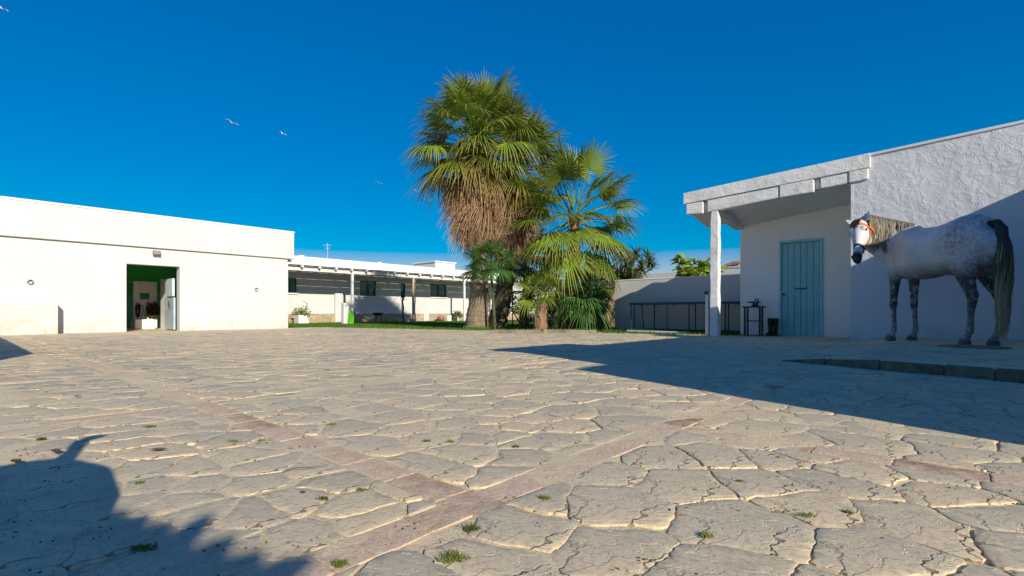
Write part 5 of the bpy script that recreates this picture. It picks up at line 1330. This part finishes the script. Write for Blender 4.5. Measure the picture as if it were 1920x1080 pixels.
# head
hd = (muz - poll); HL = hd.length; hax = hd.normalized()
face_w = Vector((-.80, -.60, 0)); face = (HMI.to_3x3() @ face_w).normalized()          # where the forehead looks
face = (face - hax * face.dot(hax)).normalized(); hside = hax.cross(face).normalized()
HSEC = [(-.10, .055, .060, -.02), (.0, .085, .095, -.01), (.10, .098, .115, -.015), (.20, .105, .135, -.03), (.30, .108, .150, -.045), (.40, .092, .150, -.050), (.50, .074, .125, -.040), (.62, .060, .095, -.025), (.74, .053, .078, -.012), (.84, .056, .074, -.004), (.93, .060, .070, -.004), (1.0, .052, .058, -.008), (1.05, .032, .036, -.012)]
HSEC = [(f, w * 1.07, d * 1.05, o_) for f, w, d, o_ in HSEC]
rings = []
for (f, w, d, off) in HSEC:
    c = poll + hax * (f * HL) + face * (off + .0)
    rings.append([c + hside * (math.cos(k * 2 * math.pi / n) * w * (1 if math.sin(k * 2 * math.pi / n) > -.1 else .86)) + face * (math.sin(k * 2 * math.pi / n) * d) for k in range(n)])
body.add([q for r in rings for q in r], [(i * n + k, i * n + (k + 1) % n, (i + 1) * n + (k + 1) % n, (i + 1) * n + k) for i in range(len(rings) - 1) for k in range(n)] + [tuple(reversed(range(n))), tuple((len(rings) - 1) * n + k for k in range(n))])
def hp(f, s, d):                        # a point on the head: f along, s sideways, d towards the forehead
    return poll + hax * (f * HL) + hside * s + face * d
LSIDE = 1 if (HM.to_3x3() @ hside).x > 0 else -1                                    # which sign of s lies to the picture's right
for s in (-1, 1):                       # brow bones, jaw and nostrils
    body.ball(hp(.24, s * .075, .065), (.040, .040, .045), 7)
    body.ball(hp(.30, s * .062, -.12), (.055, .055, .085), 7)
    body.ball(hp(.93, s * .040, .030), (.026, .026, .034), 6)
# legs
def leg(sec): loft([(c, a, b) for c, a, b in sec], 16, side=(0, 1, 0))
def front(y, dx=0):
    leg([((.52 + dx * .1, y * .8, 1.16), .09, .15), ((.53 + dx * .2, y * .95, 1.02), .085, .125), ((.535 + dx * .3, y, .90), .070, .092), ((.54 + dx * .5, y, .78), .055, .072), ((.545 + dx * .6, y, .66), .045, .056), ((.55 + dx * .7, y, .56), .043, .050), ((.555 + dx * .75, y, .51), .047, .055), ((.552 + dx * .8, y, .465), .041, .047),
         ((.545 + dx * .85, y, .41), .031, .036), ((.54 + dx * .9, y, .30), .028, .034), ((.535 + dx * .95, y, .205), .031, .037), ((.535 + dx, y, .165), .039, .046), ((.55 + dx, y, .125), .034, .038), ((.575 + dx, y, .085), .037, .042), ((.59 + dx, y, .06), .047, .052), ((.60 + dx, y, .003), .060, .068)])
front(.135, .03); front(-.135, -.045)
def hind(y, dx=0):
    leg([((-.55, y * .85, 1.20), .12, .22), ((-.55, y * .95, 1.06), .125, .215), ((-.55, y, .95), .115, .180), ((-.575 + dx * .2, y, .84), .088, .130), ((-.62 + dx * .4, y, .73), .062, .090), ((-.67 + dx * .6, y, .63), .050, .068), ((-.70 + dx * .8, y, .555), .046, .062), ((-.705 + dx * .9, y, .50), .041, .054),
         ((-.70 + dx, y, .44), .036, .044), ((-.695 + dx, y, .33), .031, .037), ((-.688 + dx, y, .23), .034, .040), ((-.68 + dx, y, .175), .043, .050), ((-.66 + dx, y, .13), .036, .041), ((-.635 + dx, y, .088), .039, .044), ((-.62 + dx, y, .06), .048, .054), ((-.61 + dx, y, .003), .060, .070)])
    body.tube([(-.69 + dx * .7, y, .50), (-.735 + dx * .7, y, .575), (-.75 + dx * .65, y, .605), (-.70 + dx * .5, y, .70)], [.028, .030, .026, .014], 10)
hind(.135, .07); hind(-.135, -.04)
# sheath and chest muscle fullness
body.ball((.66, .08, 1.12), (.11, .09, .15), 8); body.ball((.66, -.08, 1.12), (.11, .09, .15), 8)
body.ball((.44, .15, 1.20), (.15, .09, .24), 8); body.ball((.44, -.15, 1.20), (.15, .09, .24), 8)
body.ball((-.22, 0, .90), (.10, .05, .05), 7)
bme = body.mesh('tmp'); bo = bpy.data.objects.new('tmp', bme); COL.objects.link(bo)
rm = bo.modifiers.new('r', 'REMESH'); rm.mode = 'VOXEL'; rm.voxel_size = .0125
sm = bo.modifiers.new('s', 'SMOOTH'); sm.factor = .5; sm.iterations = 7
bpy.context.view_layer.update()
ev = bo.evaluated_get(bpy.context.evaluated_depsgraph_get()); fm = bpy.data.meshes.new_from_object(ev)
bpy.data.objects.remove(bo); fm.name = 'body'
fm.materials.clear(); fm.materials.append(M['coat']); fm.polygons.foreach_set('use_smooth', [True] * len(fm.polygons))
co = np.empty(len(fm.vertices) * 3); fm.vertices.foreach_get('co', co); co = co.reshape(-1, 3)
rel_ = (co - np.array(poll)) @ np.array(hax) / HL; near_head = np.linalg.norm(co - np.array(poll + hd * .9), axis=1) < .19
mz = np.clip((rel_ - .80) / .10, 0, 1) * near_head
at = fm.attributes.new('muzzle', 'FLOAT', 'POINT'); at.data.foreach_set('value', mz.tolist())
bodyo = link('body', fm, horse)
def hpart(mb, name, mat, smooth=True, attr=None, parent=None):
    me = mb.mesh(name, (0, 0, 0), smooth, attr); me.materials.append(M[mat]); return link(name, me, parent or horse)
# hooves
for (x, y) in ((.63, .135), (.555, -.135), (-.54, .135), (-.65, -.135)):
    m = MB(); m.tube([(x - .012, y, .068), (x - .004, y, .035), (x + .004, y, .0)], [(.052, .056), (.060, .066), (.067, .074)], 18, side=(0, 1, 0)); hpart(m, 'hoof', 'hoof')
# ears
for s in (-1, 1):
    m = MB(); b0 = hp(-.05, s * .060, .012); tipv = (Vector((0, 0, 1)) * (.9 if s == LSIDE else .62) + hside * s * (.38 if s == LSIDE else .80) - face * .05).normalized()
    sd = face.cross(tipv).normalized(); vs = []; L = .155; prof = [(0, .026), (.2, .036), (.45, .036), (.7, .026), (.9, .010), (1, .002)]; nn = 10
    for f, r in prof:
        for k in range(nn):
            an = k * 2 * math.pi / nn; dd = math.sin(an); q = b0 + tipv * L * f + sd * math.cos(an) * r + face * (dd * r * (.6 if dd < 0 else -.15)); vs.append(q)
    m.add(vs, [(i * nn + k, i * nn + (k + 1) % nn, (i + 1) * nn + (k + 1) % nn, (i + 1) * nn + k) for i in range(len(prof) - 1) for k in range(nn)]); o = hpart(m, 'ear', 'coat')
    a_ = o.data.attributes.new('muzzle', 'FLOAT', 'POINT'); a_.data.foreach_set('value', [(.75 if q < 0 else 0) for q in [(Vector(v_) - b0).dot(face) for v_ in vs]])
    m = MB(); m.ball(hp(.255, s * .098, .052), (.022, .022, .022), 8); hpart(m, 'eye', 'eye')
    m = MB(); m.ball(hp(.955, s * .046, .052), (.013, .013, .018), 6); hpart(m, 'nostril', 'eye')
# halter straps hugging the head
def strap(name, mat, pts, w=.013, th=.004, parent=None):
    m = MB(); m.tube(pts, [(w, th)] * len(pts), 6); return hpart(m, name, mat, False, None, parent)
def around(f, grow=1.0, a0=0, a1=360, k=26):
    F_ = [h_[0] for h_ in HSEC]; w = np.interp(f, F_, [h_[1] for h_ in HSEC]); d = np.interp(f, F_, [h_[2] for h_ in HSEC]); off = np.interp(f, F_, [h_[3] for h_ in HSEC]); out = []
    for i in range(k + 1):
        an = math.radians(a0 + (a1 - a0) * i / k); out.append(hp(f, math.cos(an) * (w * grow + .004), math.sin(an) * (d * grow + .004) + off))
    return out
def band(name, mat, pts, half, axis):
    m = MB(); vs = []
    for p in pts: vs += [p - axis * half, p + axis * half]
    m.add(vs, [(2 * i, 2 * i + 1, 2 * i + 3, 2 * i + 2) for i in range(len(pts) - 1)]); o = hpart(m, name, mat)
    sd_ = o.modifiers.new('thick', 'SOLIDIFY'); sd_.thickness = .006; return o
band('noseband', 'halter_dark', around(.66, 1.0), .020, hax)
band('browband', 'halter_orange', around(.12, 1.02, 90 - 90 * 1 if LSIDE > 0 else 90, 90 if LSIDE > 0 else 180, 14), .016, hax)
for s in (-1, 1):
    pts = []
    for f in np.linspace(.06, .66, 14):
        w = np.interp(f, [h_[0] for h_ in HSEC], [h_[1] for h_ in HSEC]); off = np.interp(f, [h_[0] for h_ in HSEC], [h_[3] for h_ in HSEC]); pts.append(hp(f, s * (w + .005), off - .015 - .03 * math.sin(f * 3)))
    band('cheek_strap', 'halter', pts, .016, face)
m = MB(); th = around(.02, 1.25, 0 if LSIDE > 0 else 180, -60 if LSIDE > 0 else 240, 8); band('crown_strap', 'halter_orange', th, .017, hax)
m = MB(); m.ball(hp(.14, LSIDE * .112, .0), (.020, .020, .020), 7); hpart(m, 'halter_tassel', 'halter_orange')
m = MB(); m.tube([hp(.10, LSIDE * .115, -.01), hp(.13, LSIDE * .14, -.08), hp(.17, LSIDE * .13, -.15)], [.016, .020, .008], 7); hpart(m, 'orange_pad', 'halter_orange')
# forelock, mane and tail as many thin locks
def locks(m, tips, lk, root, path, w, dark):
    n_ = len(path); vs = []; prev = None
    for i, p in enumerate(path):
        t_ = i / (n_ - 1); ww = w * (1 - t_ ** 3) + .0008; d_ = (path[min(i + 1, n_ - 1)] - path[max(i - 1, 0)]).normalized(); s_ = d_.cross(root).normalized()
        nrm_ = s_.cross(d_).normalized(); vs += [p - s_ * ww, p + nrm_ * ww * .6, p + s_ * ww]; tips += [t_] * 3; lk += [dark] * 3
    m.add(vs, [f_ for i in range(n_ - 1) for f_ in ((3 * i, 3 * i + 1, 3 * i + 4, 3 * i + 3), (3 * i + 1, 3 * i + 2, 3 * i + 5, 3 * i + 4))])
rh = np.random.RandomState(4)
camh = (HMI @ Vector((0, 0, EYE))) ; 
# crest line from poll to withers, hair falls on the near (left) side
crest = []
for i in range(len(NK) - 1):
    t_ = (NK[min(i + 1, len(NK) - 1)] - NK[max(i - 1, 0)]).normalized(); sd = t_.cross(Vector((0, 0, 1))).normalized(); up = sd.cross(t_); crest.append((NK[i] + up * NKR[i][1] * .98, sd, NKR[i], up))
crest.append((poll + Vector((0, 0, .09)), crest[-1][1], (.07, .09), Vector((0, 0, 1))))
crest.reverse()
m = MB(); tips = []; lk = []
view_h = None
for i in range(1300):
    u_ = .15 + rh.rand() * (len(crest) - 1.75); k = int(u_); f = u_ - k; p = crest[k][0].lerp(crest[k + 1][0], f); sd = crest[k][1].lerp(crest[k + 1][1], f).normalized(); wd = crest[k][2][0] * (1 - f) + crest[k + 1][2][0] * f; hgt_ = crest[k][2][1] * (1 - f) + crest[k + 1][2][1] * f
    tocam = (camh - p).normalized(); s_ = sd if sd.dot(tocam) > 0 else -sd
    L = rh.uniform(.42, .74) * (1 - .9 * (u_ / (len(crest) - 1)) ** 5) * (.92 + .10 * math.sin(u_ * 9.0))
    jit = rh.uniform(-.02, .02); path = []
    nseg = 7
    for j in range(nseg + 1):
        t_ = j / nseg; an = min(t_ * L / max(hgt_, .1) * 1.05, 1.9)
        o_ = s_ * (math.sin(min(an, 1.57)) * (wd + .022 + .016 * rh.rand())) + Vector((0, 0, (math.cos(min(an, 1.57)) - 1) * hgt_ * .55 - max(0, t_ - .38) * L * .95 + .012))
        along = (crest[k + 1][0] - crest[k][0]).normalized() * (jit * t_ + .012 * math.sin(t_ * 5 + i))
        path.append(p + o_ + along)
    locks(m, tips, lk, s_, path, rh.uniform(.003, .008), rh.uniform(.6, 1) if rh.rand() < .42 else rh.rand() * .25)
hpart(m, 'mane', 'mane', True, {'tip': tips, 'lock': lk})
m = MB(); tips = []; lk = []
for i in range(90):
    s0 = rh.uniform(-.045, .045); L = rh.uniform(.13, .22) / HL; sl_ = -LSIDE * rh.uniform(.0, .06)
    path = [hp(-.06 + L * t_ * 1.0, s0 + sl_ * t_, np.interp(-.06 + L * t_, [-.1, 0, .1, .2, .4], [.055, .10, .115, .118, .112]) + .012) for t_ in np.linspace(0, 1, 6)]
    locks(m, tips, lk, face, path, rh.uniform(.005, .009), rh.rand())
hpart(m, 'forelock', 'forelock', True, {'tip': tips, 'lock': lk})
# tail
m = MB(); tips = []; lk = []
for i in range(520):
    an = rh.rand() * 6.283; r0 = .035 * rh.rand() ** .5; sp = rh.rand() ** .5; L = rh.uniform(.95, 1.30) if rh.rand() < .7 else rh.uniform(.5, .9); cx_, cy_ = math.cos(an), math.sin(an)
    st = rh.rand() * .22; path = []
    for t_ in np.linspace(0, 1, 12):
        q = st + t_ * L; z = 1.425 - max(0, q - .08) * 1.0 ; x = -.80 - .125 * math.sin(min(q * 3.6, 1.57)) + .03 * q
        width = .018 + .072 * math.sin(min(q / .7, 1) * 1.5) - .055 * max(0, q - .75)
        path.append(Vector((x + cx_ * width * sp * .7 + .008 * math.sin(q * 9 + i), cy_ * width * sp * 1.05 + .008 * math.cos(q * 8 + i), z)))
    locks(m, tips, lk, Vector((-cx_, -cy_, .01)).normalized() * -1, path, rh.uniform(.004, .009), rh.rand() * .5)
hpart(m, 'tail', 'tail', True, {'tip': tips, 'lock': lk})
m = MB(); m.tube([(-.74, 0, 1.41), (-.83, 0, 1.42), (-.905, 0, 1.34), (-.925, 0, 1.15), (-.915, 0, 1.0)], [.05, .045, .04, .035, .02], 10); hpart(m, 'tail_dock', 'forelock', True, {'tip': [0.] * len(m.v), 'lock': [0.] * len(m.v)})

# ------------------------------------------------------------------ birds
def bird(px, py, Y, span, roll, yaw, label, mat='bird', flap=.25):
    c = Vector(pxyz(px, py, Y)); t = thing('bird', label, 'bird', tuple(c), 'birds flying over the yard', rotz=yaw)
    m = MB(); m.tube([(0, -.28, 0), (0, -.18, .01), (0, 0, .0), (0, .16, .02), (0, .24, .03), (0, .31, .01)], [.01, .05, .075, .055, .035, .008], 8); me = m.mesh('body', smooth=True); me.materials.append(M[mat]); o = link('body', me, t, rot=(0, roll, 0), scale=(span,) * 3)
    for s in (-1, 1):
        m = MB(); vs = []
        for (u_, w0, w1, z) in ((.04, .10, -.08, .02), (.25, .13, -.07, .02 + flap * .5), (.45, .10, -.07, .02 + flap * .6), (.62, .02, -.08, .02 + flap * .4), (.72, -.07, -.10, .02 + flap * .25)):
            vs += [(s * u_, w0, z), (s * u_, (w0 + w1) / 2, z + .018), (s * u_, w1, z)]
        m.add(vs, [f_ for i in range(4) for f_ in ((3 * i, 3 * i + 1, 3 * i + 4, 3 * i + 3), (3 * i + 1, 3 * i + 2, 3 * i + 5, 3 * i + 4))]); me = m.mesh('wing', smooth=True); me.materials.append(M[mat]); o = link('wing', me, t, rot=(0, roll, 0), scale=(span,) * 3)
        sd_ = o.modifiers.new('thick', 'SOLIDIFY'); sd_.thickness = .012
bird(435, 231, 60, 1.15, .42, .1, 'white bird high above the stable, leftmost of the four over the left sky')
bird(530, 251, 62, .85, .5, -.3, 'white bird right of and slightly below the one above the stable')
bird(710, 343, 64, .65, .3, .2, 'small white bird left of the tall palm crown')
bird(780, 358, 66, .6, .45, -.2, 'small white bird closest to the tall palm skirt')
bird(4, 17, 40, .75, .5, .1, 'white bird cut by the upper left corner of the picture')
bird(1353, 474, 70, .45, .2, .4, 'tiny pale bird in the sky right of the porch post')
bird(10, 50, 70, .25, .2, .1, 'tiny dark bird at the left edge of the sky', 'bird_dark')
bird(85, 82, 70, .25, .1, .6, 'tiny dark bird in the upper left sky', 'bird_dark')

# ------------------------------------------------------------------ urn and palm added behind the lens to shape the foreground shadow
def src(px, py, z):                    # where a point of height z must stand to throw its shadow on this ground point
    x, y = gp(px, py); L = z / math.tan(SUN_EL); return Vector((x + sh[0] / math.hypot(*sh) * L, y + sh[1] / math.hypot(*sh) * L, z))

UX, UY = -.74, .03
ur = thing('shadow_urn', 'large clay garden urn standing behind the lens, seen only by its shadow', 'urn', (UX, UY, 0))
m = MB(); m.lathe((UX, UY, 0), [(.16, 0), (.26, .12), (.34, .30), (.355, .45), (.335, .60), (.27, .72), (.16, .80), (.05, .83), (.01, .835)], 28); fixn(m.build('vessel', M['terracotta'], ur, smooth=True))  # rounded stand-in for the unknown caster of the hump shadow
m = MB(); m.tube([src(118, 866, .80), src(138, 846, .86), src(152, 828, .90), src(172, 822, .90), src(196, 818, .89)], [.035, .028, .026, .022, .012], 8); m.build('hook_caster', M['terracotta'], ur, smooth=True)  # curved tube added for the hook of that shadow
pz = 1.5; pc_ = src(60, 1075, pz); pt = thing('shadow_palm', 'potted feather palm standing behind the lens, seen only by its shadow', 'plant', (pc_.x, pc_.y, 0))  # guessed plant, added and shaped for the leafy fringe of the shadow
m = MB(); m.lathe((pc_.x, pc_.y, 0), [(.15, 0), (.22, .38), (.23, .40), (.20, .40), (.19, .36)], 20); fixn(m.build('pot', M['terracotta'], pt))
m = MB(); m.tube([(pc_.x, pc_.y, .3), (pc_.x + .03, pc_.y, .9), pc_], [.06, .05, .045], 10); m.build('trunk', M['trunk_dark'], pt)
def pleaf(r0, r1, w, name='leaf'):
    m = MB(); d = (r1 - r0); s_ = d.cross(SUN).normalized(); tips = []; vs = []
    for f, k in ((0, .5), (.3, 1), (.6, .9), (.85, .5), (1, .04)):
        q = r0 + d * f + Vector((0, 0, -.02 * f)); vs += [q - s_ * w * k, q + s_ * w * k]; tips += [f * .5, f * .5]
    m.add(vs, [(2 * i, 2 * i + 1, 2 * i + 3, 2 * i + 2) for i in range(4)]); m.build(name, M['yucca'], pt, attr={'tip': tips})
rach = [(128, 950), (180, 985), (240, 1015), (300, 1040), (360, 1062), (425, 1085)]
m = MB(); m.tube([pc_] + [src(*q, pz) for q in reversed(rach)][:0] + [src(*q, pz) for q in ((90, 1040), (180, 1030), (300, 1062), (425, 1085))], .012, 6); m.build('stalk', M['yucca'], pt, attr={'tip': [0.] * len(m.v)})
for (rx, ry), (tx_, ty_), w in (((110, 985), (178, 940), .030), ((150, 1010), (226, 938), .034), ((190, 1030), (290, 950), .036), ((240, 1050), (335, 962), .026), ((280, 1060), (405, 950), .034), ((320, 1078), (450, 990), .030), ((390, 1095), (500, 1015), .026), ((440, 1110), (592, 1024), .030)):
    pleaf(src(rx, ry, pz - .05), src(tx_, ty_, pz + .1), w)
for k_ in range(16):
    rx_, ry_ = 130 + k_ * 21, 985 + k_ * 8; pleaf(src(rx_, ry_, pz - .05), src(rx_ + rs.uniform(50, 115), ry_ - rs.uniform(35, 62), pz + .1), .010)
for q0, q1, w in (((40, 1075), (90, 960), .10), ((60, 1075), (170, 1000), .12), ((60, 1075), (290, 1060), .14), ((20, 1000), (120, 950), .06), ((120, 1090), (400, 1100), .12), ((30, 1050), (-60, 940), .2), ((100, 1090), (250, 1040), .13), ((200, 1110), (360, 1075), .10)):
    pleaf(src(*q0, pz - .1), src(*q1, pz), w)
